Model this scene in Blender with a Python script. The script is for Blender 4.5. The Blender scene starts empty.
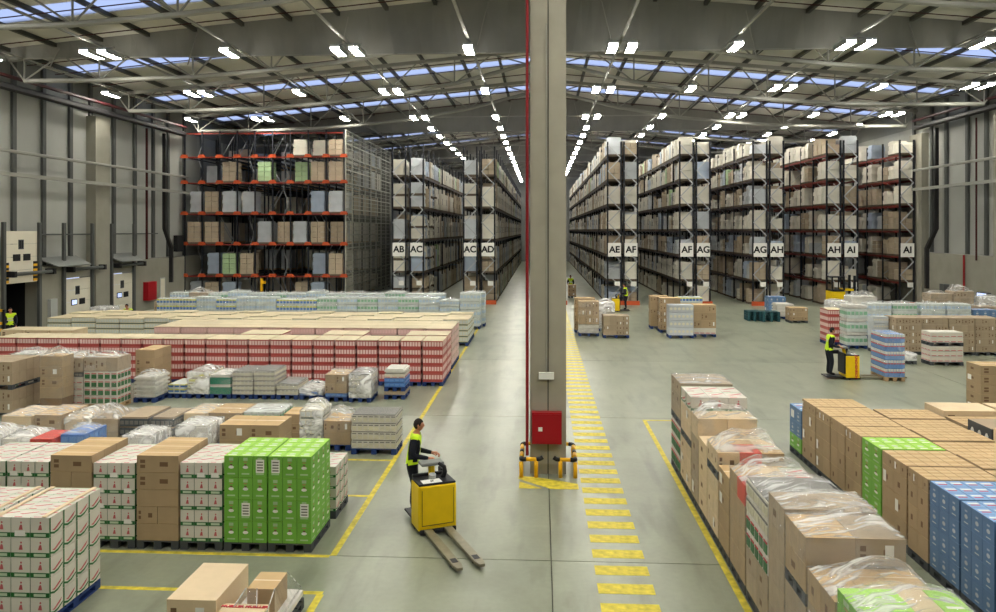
import bpy, bmesh, math, random
from mathutils import Vector, Matrix

scene = bpy.context.scene
col = scene.collection
RND = random.Random(11)

# ------------------------------------------------------------------ camera
cam_data = bpy.data.cameras.new('camera')
cam = bpy.data.objects.new('camera', cam_data)
col.objects.link(cam)
cam.location = (0, 0, 5.5)
cam.rotation_euler = (math.pi / 2, 0, math.atan(43 / 780))
cam_data.sensor_width = 36
cam_data.lens = 36 * 780 / 996
cam_data.shift_y = -76 / 996
cam_data.clip_end = 600
scene.camera = cam

# ------------------------------------------------------------------ sky and exposure
world = bpy.data.worlds.new('overcast_sky')
scene.world = world
world.use_nodes = True
bg = world.node_tree.nodes['Background']
bg.inputs[0].default_value = (0.64, 0.73, 1.0, 1)
bg.inputs[1].default_value = 1.25
vs = scene.view_settings
vs.view_transform = 'Standard'
vs.look = 'None'
vs.gamma = 1
vs.use_curve_mapping = False
vs.exposure = -0.05
LAMP = 100.0            # emission of the ceiling lamps' diffusers
scene.cycles.max_bounces = 7
scene.cycles.diffuse_bounces = 4
scene.cycles.glossy_bounces = 3
scene.cycles.transparent_max_bounces = 12
scene.cycles.caustics_reflective = False
scene.cycles.caustics_refractive = False

# ------------------------------------------------------------------ materials
def lin(c):
    c /= 255.0
    return c / 12.92 if c <= 0.04045 else ((c + 0.055) / 1.055) ** 2.4

def rgb(r, g, b):
    return (lin(r), lin(g), lin(b), 1)

MATS = {}
def mat(name, c, rough=0.7, metal=0.0, var=0.0, noise=0.0, scale=3.0, bump=0.0, spec=0.3, coat=0.0):
    m = bpy.data.materials.new(name)
    m.use_nodes = True
    nt = m.node_tree
    b = nt.nodes['Principled BSDF']
    b.inputs['Roughness'].default_value = rough
    b.inputs['Metallic'].default_value = metal
    b.inputs['Specular IOR Level'].default_value = spec
    b.inputs['Coat Weight'].default_value = coat
    color = rgb(*c)
    b.inputs['Base Color'].default_value = color
    src = None
    if noise or bump:
        tc = nt.nodes.new('ShaderNodeTexCoord')
        nz = nt.nodes.new('ShaderNodeTexNoise')
        nz.inputs['Scale'].default_value = scale
        nz.inputs['Detail'].default_value = 4
        nt.links.new(tc.outputs['Object'], nz.inputs['Vector'])
        if bump:
            bp = nt.nodes.new('ShaderNodeBump')
            bp.inputs['Strength'].default_value = bump
            bp.inputs['Distance'].default_value = 0.02
            nt.links.new(nz.outputs['Fac'], bp.inputs['Height'])
            nt.links.new(bp.outputs['Normal'], b.inputs['Normal'])
    if noise or var:
        h = nt.nodes.new('ShaderNodeHueSaturation')
        h.inputs['Color'].default_value = color
        val = None
        if noise:
            mr = nt.nodes.new('ShaderNodeMapRange')
            mr.inputs['From Min'].default_value = 0.3
            mr.inputs['From Max'].default_value = 0.7
            mr.inputs['To Min'].default_value = 1 - noise
            mr.inputs['To Max'].default_value = 1 + noise
            nt.links.new(nz.outputs['Fac'], mr.inputs['Value'])
            val = mr.outputs['Result']
        if var:
            oi = nt.nodes.new('ShaderNodeObjectInfo')
            mv = nt.nodes.new('ShaderNodeMapRange')
            mv.inputs['To Min'].default_value = 1 - var
            mv.inputs['To Max'].default_value = 1 + var
            nt.links.new(oi.outputs['Random'], mv.inputs['Value'])
            if val is None:
                val = mv.outputs['Result']
            else:
                mm = nt.nodes.new('ShaderNodeMath')
                mm.operation = 'MULTIPLY'
                nt.links.new(val, mm.inputs[0])
                nt.links.new(mv.outputs['Result'], mm.inputs[1])
                val = mm.outputs[0]
        nt.links.new(val, h.inputs['Value'])
        nt.links.new(h.outputs['Color'], b.inputs['Base Color'])
    MATS[name] = m
    return m

def emit(name, c, strength):
    m = bpy.data.materials.new(name)
    m.use_nodes = True
    b = m.node_tree.nodes['Principled BSDF']
    b.inputs['Base Color'].default_value = (0.8, 0.8, 0.8, 1)
    b.inputs['Emission Color'].default_value = c
    b.inputs['Emission Strength'].default_value = strength
    MATS[name] = m
    return m

mat('deck', (205, 202, 193), 0.75, noise=0.05, scale=0.5)
mat('purlin', (66, 66, 60), 0.6)
mat('steel', (144, 143, 136), 0.5, noise=0.04, scale=1)
mat('curtain', (130, 129, 124), 0.9, noise=0.08, scale=0.6)
mat('red_pipe', (134, 22, 28), 0.45)
mat('dark_red', (64, 22, 24), 0.5)
mat('print_pink', (198, 100, 104), 0.6)
mat('dark_pipe', (38, 37, 38), 0.5)
mat('grey_pipe', (140, 140, 132), 0.45)
mat('concrete', (160, 155, 140), 0.8, noise=0.08, scale=1.3, bump=0.1)
mat('concrete_wall', (140, 137, 125), 0.85, noise=0.08, scale=0.9)
mat('wall_panel', (154, 155, 149), 0.6, noise=0.04, scale=0.4, var=0.04)
mat('stanchion', (78, 80, 78), 0.6)
mat('joint', (96, 96, 88), 0.9)
mat('door_leaf', (214, 208, 190), 0.55, noise=0.03, scale=1)
mat('dark', (22, 22, 24), 0.7)
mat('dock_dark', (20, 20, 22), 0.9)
mat('grey', (120, 122, 118), 0.6)
mat('grey_light', (168, 170, 166), 0.5)
mat('yellow_paint', (206, 188, 58), 0.55, noise=0.3, scale=7)
mat('guard_yellow', (236, 178, 24), 0.4)
mat('guard_black', (24, 24, 26), 0.45)
mat('box_red', (158, 18, 30), 0.4)
mat('white', (232, 232, 226), 0.55)
mat('print_black', (24, 24, 26), 0.7)
mat('post', (20, 22, 30), 0.5)
mat('brace', (178, 180, 184), 0.4, metal=0.3)
mat('beam', (112, 36, 26), 0.5)
mat('beam_shaded', (52, 40, 44), 0.5)  # beam colour darkened to paint in the shade of overhanging pallets
mat('beam_orange', (196, 86, 46), 0.5)
mat('wire', (176, 176, 164), 0.5, metal=0.2)
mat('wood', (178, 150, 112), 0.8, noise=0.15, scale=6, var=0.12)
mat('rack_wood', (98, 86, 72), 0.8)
mat('pallet_blue', (38, 62, 118), 0.6)
mat('pallet_dark', (70, 74, 78), 0.7)
mat('pallet_teal', (36, 78, 84), 0.6)
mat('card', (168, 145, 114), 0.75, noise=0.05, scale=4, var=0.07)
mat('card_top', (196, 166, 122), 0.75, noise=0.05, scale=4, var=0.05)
mat('card_pale', (214, 192, 158), 0.7, noise=0.04, scale=4, var=0.06)
mat('card_grey', (168, 150, 126), 0.7, noise=0.05, scale=4, var=0.08)
mat('card_dark', (128, 100, 72), 0.75, noise=0.05, scale=4)
mat('tape', (222, 202, 164), 0.35)
mat('carton_white', (212, 207, 196), 0.6, var=0.03)
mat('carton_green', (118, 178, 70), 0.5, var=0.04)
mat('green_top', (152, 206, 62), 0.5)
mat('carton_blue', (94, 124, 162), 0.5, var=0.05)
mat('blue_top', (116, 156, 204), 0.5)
mat('band_green', (48, 108, 58), 0.6)
mat('label_green', (190, 206, 178), 0.6)
mat('print_red', (190, 40, 56), 0.6)
mat('print_grey', (120, 118, 112), 0.6)
mat('print_brown', (116, 90, 66), 0.7)
mat('label_white', (236, 234, 228), 0.5)
mat('film_red', (180, 82, 76), 0.35, var=0.08)
mat('bottle_pink', (230, 200, 194), 0.35, var=0.05)
mat('pink_pack', (216, 186, 176), 0.4, var=0.05)
mat('pale_pack', (212, 206, 182), 0.5, var=0.05)
mat('pack_line', (72, 92, 70), 0.6)
mat('cover_board', (208, 193, 160), 0.6, var=0.06, noise=0.03)
mat('bottle_white', (208, 214, 210), 0.3, var=0.04)
mat('bottle_ice', (186, 206, 224), 0.3, var=0.05)
mat('bottle_blue', (84, 128, 196), 0.35, var=0.08)
mat('bottle_green', (132, 186, 150), 0.35)
mat('bottle_yellow', (216, 212, 96), 0.4)
mat('water_blue', (110, 150, 206), 0.25, var=0.06)
mat('teal_green', (30, 124, 96), 0.5)
mat('sack', (212, 208, 200), 0.6, noise=0.04, scale=5, var=0.03)
mat('tray_dark', (74, 78, 82), 0.6)
mat('rack_brown', (176, 160, 138), 0.65, noise=0.07, scale=2, var=0.18)
mat('rack_pale', (214, 209, 196), 0.5, noise=0.07, scale=2, var=0.15)
mat('rack_grey', (186, 190, 194), 0.45, noise=0.07, scale=2, var=0.15)
mat('rack_blue', (164, 176, 194), 0.45, noise=0.07, scale=2, var=0.15)
mat('rack_green', (170, 196, 152), 0.5, noise=0.07, scale=2, var=0.12)
mat('truck_yellow', (236, 198, 20), 0.4, noise=0.05, scale=4)
mat('truck_black', (30, 30, 34), 0.5)
mat('fork_steel', (134, 128, 108), 0.45, metal=0.3, noise=0.15, scale=6)
mat('skin', (190, 132, 104), 0.6)
mat('hair', (34, 26, 22), 0.7)
mat('jacket', (30, 32, 42), 0.85)
mat('trousers', (28, 30, 38), 0.85)
mat('shoe', (20, 20, 20), 0.6)
mat('hivis', (206, 240, 40), 0.6)
mat('reflective', (196, 200, 190), 0.4)
mat('eye', (30, 22, 20), 0.4)
emit('lamp_glow', (1.0, 0.965, 0.85, 1), LAMP)
emit('screen_glow', (0.35, 0.5, 1.0, 1), 1.2)

def floor_material():
    m = bpy.data.materials.new('floor_concrete')
    m.use_nodes = True
    nt = m.node_tree
    b = nt.nodes['Principled BSDF']
    b.inputs['Specular IOR Level'].default_value = 0.34
    geo = nt.nodes.new('ShaderNodeNewGeometry')
    def nz(scale, detail, stretch=(1, 1, 1)):
        mp = nt.nodes.new('ShaderNodeMapping')
        mp.inputs['Scale'].default_value = stretch
        nt.links.new(geo.outputs['Position'], mp.inputs['Vector'])
        n = nt.nodes.new('ShaderNodeTexNoise')
        n.inputs['Scale'].default_value = scale
        n.inputs['Detail'].default_value = detail
        nt.links.new(mp.outputs['Vector'], n.inputs['Vector'])
        return n.outputs['Fac']
    big, mid, fine = nz(0.22, 2), nz(1.1, 3, (1.4, 0.6, 1)), nz(9, 3)
    def mix(a, bb, f):
        x = nt.nodes.new('ShaderNodeMix')
        x.data_type = 'FLOAT'
        x.inputs[0].default_value = f
        nt.links.new(a, x.inputs[2])
        nt.links.new(bb, x.inputs[3])
        return x.outputs[0]
    v = mix(mix(big, mid, 0.45), fine, 0.2)
    r = nt.nodes.new('ShaderNodeValToRGB')
    r.color_ramp.elements[0].position = 0.25
    r.color_ramp.elements[0].color = rgb(120, 124, 107)
    r.color_ramp.elements[1].position = 0.75
    r.color_ramp.elements[1].color = rgb(152, 156, 135)
    nt.links.new(v, r.inputs['Fac'])
    # dark scuffs and tyre streaks along the driving direction
    sc = nz(1.7, 6, (1.3, 0.22, 1))
    st = nt.nodes.new('ShaderNodeMapRange')
    st.inputs['From Min'].default_value = 0.52
    st.inputs['From Max'].default_value = 0.72
    st.inputs['To Min'].default_value = 1.0
    st.inputs['To Max'].default_value = 0.72
    nt.links.new(sc, st.inputs['Value'])
    blot = nz(0.55, 5)
    sb = nt.nodes.new('ShaderNodeMapRange')
    sb.inputs['From Min'].default_value = 0.5
    sb.inputs['From Max'].default_value = 0.7
    sb.inputs['To Min'].default_value = 1.0
    sb.inputs['To Max'].default_value = 0.8
    nt.links.new(blot, sb.inputs['Value'])
    mu = nt.nodes.new('ShaderNodeMath'); mu.operation = 'MULTIPLY'
    nt.links.new(st.outputs['Result'], mu.inputs[0]); nt.links.new(sb.outputs['Result'], mu.inputs[1])
    hv = nt.nodes.new('ShaderNodeHueSaturation')
    nt.links.new(mu.outputs[0], hv.inputs['Value'])
    nt.links.new(r.outputs['Color'], hv.inputs['Color'])
    nt.links.new(hv.outputs['Color'], b.inputs['Base Color'])
    b.inputs['Roughness'].default_value = 0.3
    MATS['floor_concrete'] = m
floor_material()

def wrap_material(name, opacity, tint, extra=0.4):
    m = bpy.data.materials.new(name)
    m.use_nodes = True
    nt = m.node_tree
    out = nt.nodes['Material Output']
    b = nt.nodes['Principled BSDF']
    b.inputs['Base Color'].default_value = tint
    b.inputs['Roughness'].default_value = 0.14
    b.inputs['Specular IOR Level'].default_value = 0.8
    tr = nt.nodes.new('ShaderNodeBsdfTransparent')
    mx = nt.nodes.new('ShaderNodeMixShader')
    tc = nt.nodes.new('ShaderNodeTexCoord')
    mp = nt.nodes.new('ShaderNodeMapping')
    mp.inputs['Scale'].default_value = (1.2, 6, 2)
    mp.inputs['Rotation'].default_value = (0.3, 0.2, 0.7)
    nz = nt.nodes.new('ShaderNodeTexNoise')
    nz.inputs['Scale'].default_value = 1.5
    nz.inputs['Detail'].default_value = 5
    nz.inputs['Distortion'].default_value = 1.2
    nt.links.new(tc.outputs['Object'], mp.inputs['Vector'])
    nt.links.new(mp.outputs['Vector'], nz.inputs['Vector'])
    mr = nt.nodes.new('ShaderNodeMapRange')
    mr.inputs['From Min'].default_value = 0.45
    mr.inputs['From Max'].default_value = 0.62
    mr.inputs['To Min'].default_value = opacity * 0.5
    mr.inputs['To Max'].default_value = min(1.0, opacity + extra)  # whiter streaks in the opacity paint highlights into the film
    nt.links.new(nz.outputs['Fac'], mr.inputs['Value'])
    bp = nt.nodes.new('ShaderNodeBump')
    bp.inputs['Strength'].default_value = 0.8
    bp.inputs['Distance'].default_value = 0.05
    nt.links.new(nz.outputs['Fac'], bp.inputs['Height'])
    nt.links.new(bp.outputs['Normal'], b.inputs['Normal'])
    nt.links.new(mr.outputs['Result'], mx.inputs['Fac'])
    nt.links.new(tr.outputs[0], mx.inputs[1])
    nt.links.new(b.outputs[0], mx.inputs[2])
    nt.links.new(mx.outputs[0], out.inputs['Surface'])
    MATS[name] = m
wrap_material('wrap', 0.28, (0.80, 0.80, 0.78, 1))
wrap_material('wrap_side', 0.05, (0.80, 0.80, 0.78, 1), 0.1)
wrap_material('wrap_white', 0.5, (0.82, 0.82, 0.80, 1))

def pane_material():
    m = bpy.data.materials.new('skylight_pane')
    m.use_nodes = True
    nt = m.node_tree
    out = nt.nodes['Material Output']
    tr = nt.nodes.new('ShaderNodeBsdfTransparent')
    tr.inputs[0].default_value = (0.8, 0.84, 0.92, 1)
    tl = nt.nodes.new('ShaderNodeBsdfTranslucent')
    tl.inputs[0].default_value = (0.8, 0.84, 0.92, 1)
    mx = nt.nodes.new('ShaderNodeMixShader')
    mx.inputs['Fac'].default_value = 0.35
    nt.links.new(tr.outputs[0], mx.inputs[1])
    nt.links.new(tl.outputs[0], mx.inputs[2])
    nt.links.new(mx.outputs[0], out.inputs['Surface'])
    MATS['skylight_pane'] = m
pane_material()

# ------------------------------------------------------------------ mesh helpers
class MB:
    """Collects boxes, quads, prisms and tubes into one mesh."""
    def __init__(s):
        s.v, s.f, s.m = [], [], []
        s.slots = []
    def slot(s, m):
        if m not in s.slots:
            s.slots.append(m)
        return s.slots.index(m)
    def poly(s, pts, m):
        b = len(s.v)
        s.v += [tuple(p) for p in pts]
        s.f.append(tuple(range(b, b + len(pts))))
        s.m.append(s.slot(m))
    def box(s, x0, x1, y0, y1, z0, z1, m, top=None):
        b = len(s.v)
        s.v += [(x0, y0, z0), (x1, y0, z0), (x1, y1, z0), (x0, y1, z0),
                (x0, y0, z1), (x1, y0, z1), (x1, y1, z1), (x0, y1, z1)]
        s.f += [(b, b + 3, b + 2, b + 1), (b + 4, b + 5, b + 6, b + 7), (b, b + 1, b + 5, b + 4),
                (b + 1, b + 2, b + 6, b + 5), (b + 2, b + 3, b + 7, b + 6), (b + 3, b, b + 4, b + 7)]
        k = s.slot(m)
        s.m += [k, s.slot(top) if top else k, k, k, k, k]
    def prism(s, outline, z0, z1, m):
        b = len(s.v)
        n = len(outline)
        s.v += [(x, y, z0) for x, y in outline] + [(x, y, z1) for x, y in outline]
        k = s.slot(m)
        s.f.append(tuple(range(b + n - 1, b - 1, -1)))
        s.f.append(tuple(range(b + n, b + 2 * n)))
        s.m += [k, k]
        for i in range(n):
            j = (i + 1) % n
            s.f.append((b + i, b + j, b + n + j, b + n + i))
            s.m.append(k)
    def tube(s, pts, r, m, n=6, caps=True):
        pts = [Vector(p) for p in pts]
        rs = r if isinstance(r, (list, tuple)) else [r] * len(pts)
        k = s.slot(m)
        rings = []
        up = None
        for i, p in enumerate(pts):
            a = pts[max(i - 1, 0)]
            c = pts[min(i + 1, len(pts) - 1)]
            d = (c - a).normalized()
            if up is None:
                up = Vector((0, 0, 1)) if abs(d.z) < 0.9 else Vector((1, 0, 0))
            side = d.cross(up).normalized()
            u2 = side.cross(d).normalized()
            up = u2
            ring = []
            for q in range(n):
                t = 2 * math.pi * (q + 0.5) / n
                ring.append(len(s.v))
                s.v.append(tuple(p + (side * math.cos(t) + u2 * math.sin(t)) * rs[i]))
            rings.append(ring)
        for a, c in zip(rings, rings[1:]):
            for q in range(n):
                s.f.append((a[q], a[(q + 1) % n], c[(q + 1) % n], c[q]))
                s.m.append(k)
        if caps:
            s.f.append(tuple(reversed(rings[0])))
            s.f.append(tuple(rings[-1]))
            s.m += [k, k]
    def bar(s, p, q, w, m):
        s.tube([p, q], w * 0.7071, m, n=4)
    def mesh(s, name, smooth=False):
        me = bpy.data.meshes.new(name)
        me.from_pydata(s.v, [], s.f)
        for m in s.slots:
            me.materials.append(MATS[m])
        me.polygons.foreach_set('material_index', s.m)
        if smooth:
            me.polygons.foreach_set('use_smooth', [True] * len(s.f))
        me.update()
        return me

def obj(name, me, parent=None, loc=(0, 0, 0), rz=0.0):
    if isinstance(me, MB):
        me = me.mesh(name)
    o = bpy.data.objects.new(name, me)
    col.objects.link(o)
    o.location = loc
    if rz:
        o.rotation_euler = (0, 0, rz)
    if parent is not None:
        o.parent = parent
    return o

def tag(o, label=None, cat=None, group=None, kind=None):
    if label: o['label'] = label
    if cat: o['category'] = cat
    if group: o['group'] = group
    if kind: o['kind'] = kind
    return o

def thing(name, label, cat, loc=(0, 0, 0), rz=0.0, group=None):
    o = bpy.data.objects.new(name, None)
    o.empty_display_size = 0.2
    col.objects.link(o)
    o.location = loc
    o.rotation_euler = (0, 0, rz)
    return tag(o, label, cat, group)

TEXT_CACHE = {}
def text_mesh(txt, size, m):
    key = (txt, size, m)
    if key not in TEXT_CACHE:
        cu = bpy.data.curves.new('lettering', 'FONT')
        cu.body = txt
        cu.size = size
        cu.align_x = 'CENTER'
        cu.align_y = 'CENTER'
        cu.extrude = 0.004
        cu.offset = size * 0.03
        o = bpy.data.objects.new('lettering', cu)
        col.objects.link(o)
        dg = bpy.context.evaluated_depsgraph_get()
        me = bpy.data.meshes.new_from_object(o.evaluated_get(dg))
        bpy.data.objects.remove(o)
        me.materials.clear()
        me.materials.append(MATS[m])
        TEXT_CACHE[key] = me
    return TEXT_CACHE[key]

_U = ['', 'first', 'second', 'third', 'fourth', 'fifth', 'sixth', 'seventh', 'eighth', 'ninth', 'tenth', 'eleventh', 'twelfth',
      'thirteenth', 'fourteenth', 'fifteenth', 'sixteenth', 'seventeenth', 'eighteenth', 'nineteenth']
_T = ['', '', 'twent', 'thirt', 'fort', 'fift', 'sixt', 'sevent', 'eight', 'ninet']
ORD = [_U[n] if n < 20 else (_T[n // 10] + 'ieth' if n % 10 == 0 else _T[n // 10] + 'y-' + _U[n % 10]) for n in range(100)]

# ------------------------------------------------------------------ the hall
XW, XC = 27.5, 0.16            # wall distance, column line
YB, YE = -12.0, 137.0          # back and far wall
def roof_z(x):
    return 17.1 - 0.094 * abs(x - XC)

SLAB_X = [-29.5, -14.6, 0.17, 15.0, 29.5]
SLAB_Y = [-13.0, -7, 3, 13, 23, 33, 43, 53, 63, 83, 103, 123, 139]
mb = MB()
mb.box(-29.5, 29.5, -13, 139, -0.35, -0.06, 'joint')
floor = tag(obj('floor', mb), 'polished grey concrete warehouse floor in large slabs', kind='structure')
for xa, xb in zip(SLAB_X, SLAB_X[1:]):
    for ya, yb in zip(SLAB_Y, SLAB_Y[1:]):
        mb = MB()
        g = 0.009
        mb.box(xa + g, xb - g, ya + g, yb - g, -0.06, 0.0, 'floor_concrete')
        obj('slab', mb, floor)

# yellow floor paint
def paint(name, label, outlines, group=None):
    mb = MB()
    for o in outlines:
        mb.prism(o, 0.0, 0.003, 'yellow_paint')
    return tag(obj(name, mb), label, 'floor marking', group)

def rect(x0, x1, y0, y1):
    return [(x0, y0), (x1, y0), (x1, y1), (x0, y1)]

paint('floor_line', 'long yellow line beside the left pallet area, running along the aisle', [rect(-3.56, -3.45, 13.0, 44)])
paint('floor_line', 'yellow line in front of the green and white pallets', [rect(-14, -3.56, 12.92, 13.02)])
paint('floor_line', 'yellow line on the floor left of the flat beige carton', [rect(-14, -3.3, 11.6, 11.7)])
paint('floor_line', 'short yellow line beside the low wrapped pallet at the bottom edge', [rect(-3.38, -3.27, 8.6, 11.6)])
paint('floor_line', 'short yellow cross line behind the green pallets', [rect(-4.9, -3.56, 15.9, 16.0)])
paint('floor_line', 'yellow cross line in front of the white crate pallet', [rect(-6.6, -3.56, 18.4, 18.5)])
paint('floor_line', 'long yellow line along the wrapped pallets on the right', [rect(2.93, 3.04, 4, 22.8)])
paint('floor_line', 'short yellow end line beyond the wrapped pallets on the right', [rect(3.04, 6.2, 22.7, 22.8)])
sm = MB()
sm.prism(rect(0, 0.86, 0, 0.34), 0, 0.003, 'yellow_paint')
sm = sm.mesh('walkway_stripe')
y, i = 11.22, 0
while y < 56.5:
    i += 1
    tag(obj('walkway_stripe', sm, None, (0.87, y, 0)), 'yellow walkway stripe, %s from the bottom of the picture' % ORD[i], 'floor marking', 'yellow walkway stripes')
    y += 0.647
paint('floor_hatch', 'yellow hatched triangle on the floor in front of the column', [[(-0.47, 16.6), (0.02, 16.62), (-0.47, 17.05)]])
paint('floor_hatch', 'wide slanted yellow floor band in front of the column', [[(0.2, 16.6), (0.8, 16.6), (0.8, 16.95), (-0.05, 17.35), (-0.5, 17.45), (-0.5, 17.25)]])

# walls
wl = thing('wall_left', 'long left wall of grey panels over a concrete plinth', None)
wr = thing('wall_right', 'long right wall of grey panels over a concrete plinth', None)
for w in (wl, wr):
    w['kind'] = 'structure'
def long_wall(w, s, stan, plinth_z):
    X = s * XW
    ys = [YB] + stan + [YE]
    for a, b in zip(ys, ys[1:]):
        mb = MB()
        mb.box(min(X, X + s * 0.2), max(X, X + s * 0.2), a + 0.02, b - 0.02, plinth_z - 0.3, 13.0, 'wall_panel')
        obj('wall_panel', mb, w)
    for y in stan:
        if y < 30 or y > 60: continue
        mb = MB()
        xa = X - s * 0.16
        mb.box(min(X - s * 0.01, xa), max(X - s * 0.01, xa), y - 0.14, y + 0.14, plinth_z + 0.05, 14.4, 'stanchion')
        obj('wall_post', mb, w)
    mb = MB()
    xa, xb = sorted((X - s * 0.35, X + s * 0.3))
    if s > 0:
        mb.box(xa, xb, YB, YE, 0, plinth_z, 'concrete_wall')
        obj('plinth', mb, w)
    mb = MB()
    xa, xb = sorted((X + s * 0.02, X + s * 0.22))
    mb.box(xa, xb, YB, YE, 13.0, 14.7, 'grey')  # wall top coloured darker grey to paint in the shading above the pipe
    obj('eaves_shade_strip', mb, w)
STAN_L = [26.7, 29.2, 31.7, 34.2, 36.7, 39.16, 41.6, 44.07, 46.1, 48.7, 51.3, 53.8, 56.0, 58.6, 61.2, 66, 71, 80, 100]
STAN_R = [27, 29.5, 32, 34.5, 37, 39.5, 42, 44.5, 47.1, 49.65, 51.8, 54.4, 56.4, 59.0, 61.5, 66, 80, 100]
long_wall(wl, -1, STAN_L, 3.5)
long_wall(wr, 1, STAN_R, 3.9)
# left plinth with dock openings
PX0, PX1 = -27.75, -27.0
segs = [(YB, 37.65), (40.55, 42.6), (45.5, 47.5), (50.3, YE)]
for a, b in segs:
    mb = MB()
    mb.box(PX0, PX1, a, b, 0, 3.5, 'concrete_wall')
    obj('plinth', mb, wl)
for a, b in [(37.65, 40.55), (42.6, 45.5), (47.5, 50.3)]:
    mb = MB()
    mb.box(PX0, PX1, a, b, 2.75, 3.5, 'concrete_wall')
    obj('lintel', mb, wl)
def wall_column(x0, x1, ya, yb, label):
    mb = MB()
    mb.box(x0, x1, ya, yb, 0, 12.4, 'concrete_wall')
    tag(obj('wall_column', mb), label, 'column', 'concrete columns along the walls')
wall_column(-27.48, -26.88, 45.75, 47.3, 'wide concrete column on the left wall between two dock doors')
wall_column(-27.48, -26.88, 35.4, 36.6, 'concrete column on the left wall before the first dock door')
wall_column(27.0, 27.6, 57.0, 58.8, 'concrete column on the right wall beside the last rack')
wall_column(26.9, 27.6, 46.9, 48.0, 'concrete column on the right wall at the picture edge')
mb = MB()
mb.box(-XW - 0.3, XW + 0.3, YE, YE + 0.3, 0, 17.6, 'wall_panel')
tag(obj('wall_far', mb), 'far end wall closing the rack aisles', kind='structure')
mb = MB()
mb.box(-XW - 0.3, XW + 0.3, YB - 0.3, YB, 0, 17.6, 'wall_panel')
tag(obj('wall_back', mb), 'plain wall behind the camera', kind='structure')
# dark dock recess behind the open door
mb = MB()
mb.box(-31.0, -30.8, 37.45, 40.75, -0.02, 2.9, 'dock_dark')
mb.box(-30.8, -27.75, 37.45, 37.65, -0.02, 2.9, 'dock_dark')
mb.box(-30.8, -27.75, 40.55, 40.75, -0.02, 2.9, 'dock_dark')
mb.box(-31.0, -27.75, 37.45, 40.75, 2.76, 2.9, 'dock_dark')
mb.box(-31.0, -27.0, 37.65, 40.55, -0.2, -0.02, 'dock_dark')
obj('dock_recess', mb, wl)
# doors
def dock_door(n, y0, y1, z0, label, lit):
    d = thing('door_%d' % n, label, None, (-26.98, (y0 + y1) / 2, 0))
    d['kind'] = 'structure'
    w = (y1 - y0) / 2
    nz = 4
    for k in range(nz):
        mb = MB()
        hh = 2.7 / nz
        mb.box(-0.06, 0.0, -w + 0.08, w - 0.08, z0 + k * hh + 0.008, z0 + (k + 1) * hh - 0.008, 'door_leaf')
        obj('door_section', mb, d)
    for q, yy in enumerate((-0.62, 0.18)):
        mb = MB()
        mb.box(0.0, 0.025, yy, yy + 0.55, z0 + 1.15, z0 + 1.5, 'print_black')
        fr = obj('window_frame', mb, d)
        mb = MB()
        mb.box(0.02, 0.035, yy + 0.06, yy + 0.49, z0 + 1.2, z0 + 1.45, 'screen_glow' if (lit and q == 0) else 'dark')
        obj('window_pane', mb, fr)
    mb = MB()
    mb.box(0.0, 0.02, -0.2, 0.2, z0 + 1.75, z0 + 2.25, 'tray_dark')
    mb.box(0.015, 0.03, -0.14, -0.03, z0 + 1.8, z0 + 2.2, 'print_black')
    mb.box(0.015, 0.03, 0.03, 0.14, z0 + 1.8, z0 + 2.2, 'print_black')
    obj('number_plate', mb, d)
    for yy in (-w, w):
        mb = MB()
        mb.box(0.0, 0.14, yy - 0.1, yy + 0.1, 0, 5.9, 'stanchion')
        obj('guide_rail', mb, d)
    if n == 1:
        for yy in (-w + 0.28, w - 0.28):
            for k in range(4):
                mb = MB()
                mb.box(0.0, 0.05, yy - 0.14, yy + 0.14, z0 + 0.05 + k * 0.26, z0 + 0.18 + k * 0.26, 'guard_yellow')
                obj('warning_stripe', mb, d)
                mb = MB()
                mb.box(0.0, 0.05, yy - 0.14, yy + 0.14, z0 + 0.18 + k * 0.26, z0 + 0.31 + k * 0.26, 'guard_black')
                obj('warning_stripe', mb, d)
    mb = MB()
    mb.tube([(0.35, -w + 0.3, 3.25), (0.35, w + 0.7, 3.25)], 0.1, 'stanchion', 8)
    obj('roller_tube', mb, d)
    mb = MB()
    for yy in (-w + 0.3, w + 0.7):
        mb.box(-0.02, 0.5, yy - 0.1, yy + 0.1, 3.1, 3.4, 'dark')
    obj('roller_bracket', mb, d)
dock_door(1, 37.7, 40.5, 2.75, 'raised dock door with dark opening beneath it', False)
dock_door(2, 42.65, 45.45, 0.0, 'closed dock door with one window lit blue', True)
dock_door(3, 47.55, 50.25, 0.0, 'closed dock door beside the red wall box', True)
for k, (ya, yb) in enumerate(((40.9, 44.6), (47.4, 50.8))):
    mb = MB()
    mb.poly([(-27.4, ya, 4.0), (-26.3, ya + 0.3, 3.52), (-26.3, yb - 0.3, 3.52), (-27.4, yb, 4.0)], 'grey')
    mb.poly([(-27.4, yb, 3.95), (-26.3, yb - 0.3, 3.47), (-26.3, ya + 0.3, 3.47), (-27.4, ya, 3.95)], 'grey')
    mb.poly([(-26.3, ya + 0.3, 3.47), (-26.3, yb - 0.3, 3.47), (-26.3, yb - 0.3, 3.52), (-26.3, ya + 0.3, 3.52)], 'grey')
    mb.poly([(-27.4, ya, 3.95), (-26.3, ya + 0.3, 3.47), (-26.3, ya + 0.3, 3.52), (-27.4, ya, 4.0)], 'grey')
    mb.poly([(-26.3, yb - 0.3, 3.47), (-27.4, yb, 3.95), (-27.4, yb, 4.0), (-26.3, yb - 0.3, 3.52)], 'grey')
    tag(obj('dock_canopy', mb), ['grey sloping canopy over the lit dock door', 'grey sloping canopy over the door beside the fire cabinet'][k], 'canopy')
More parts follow.
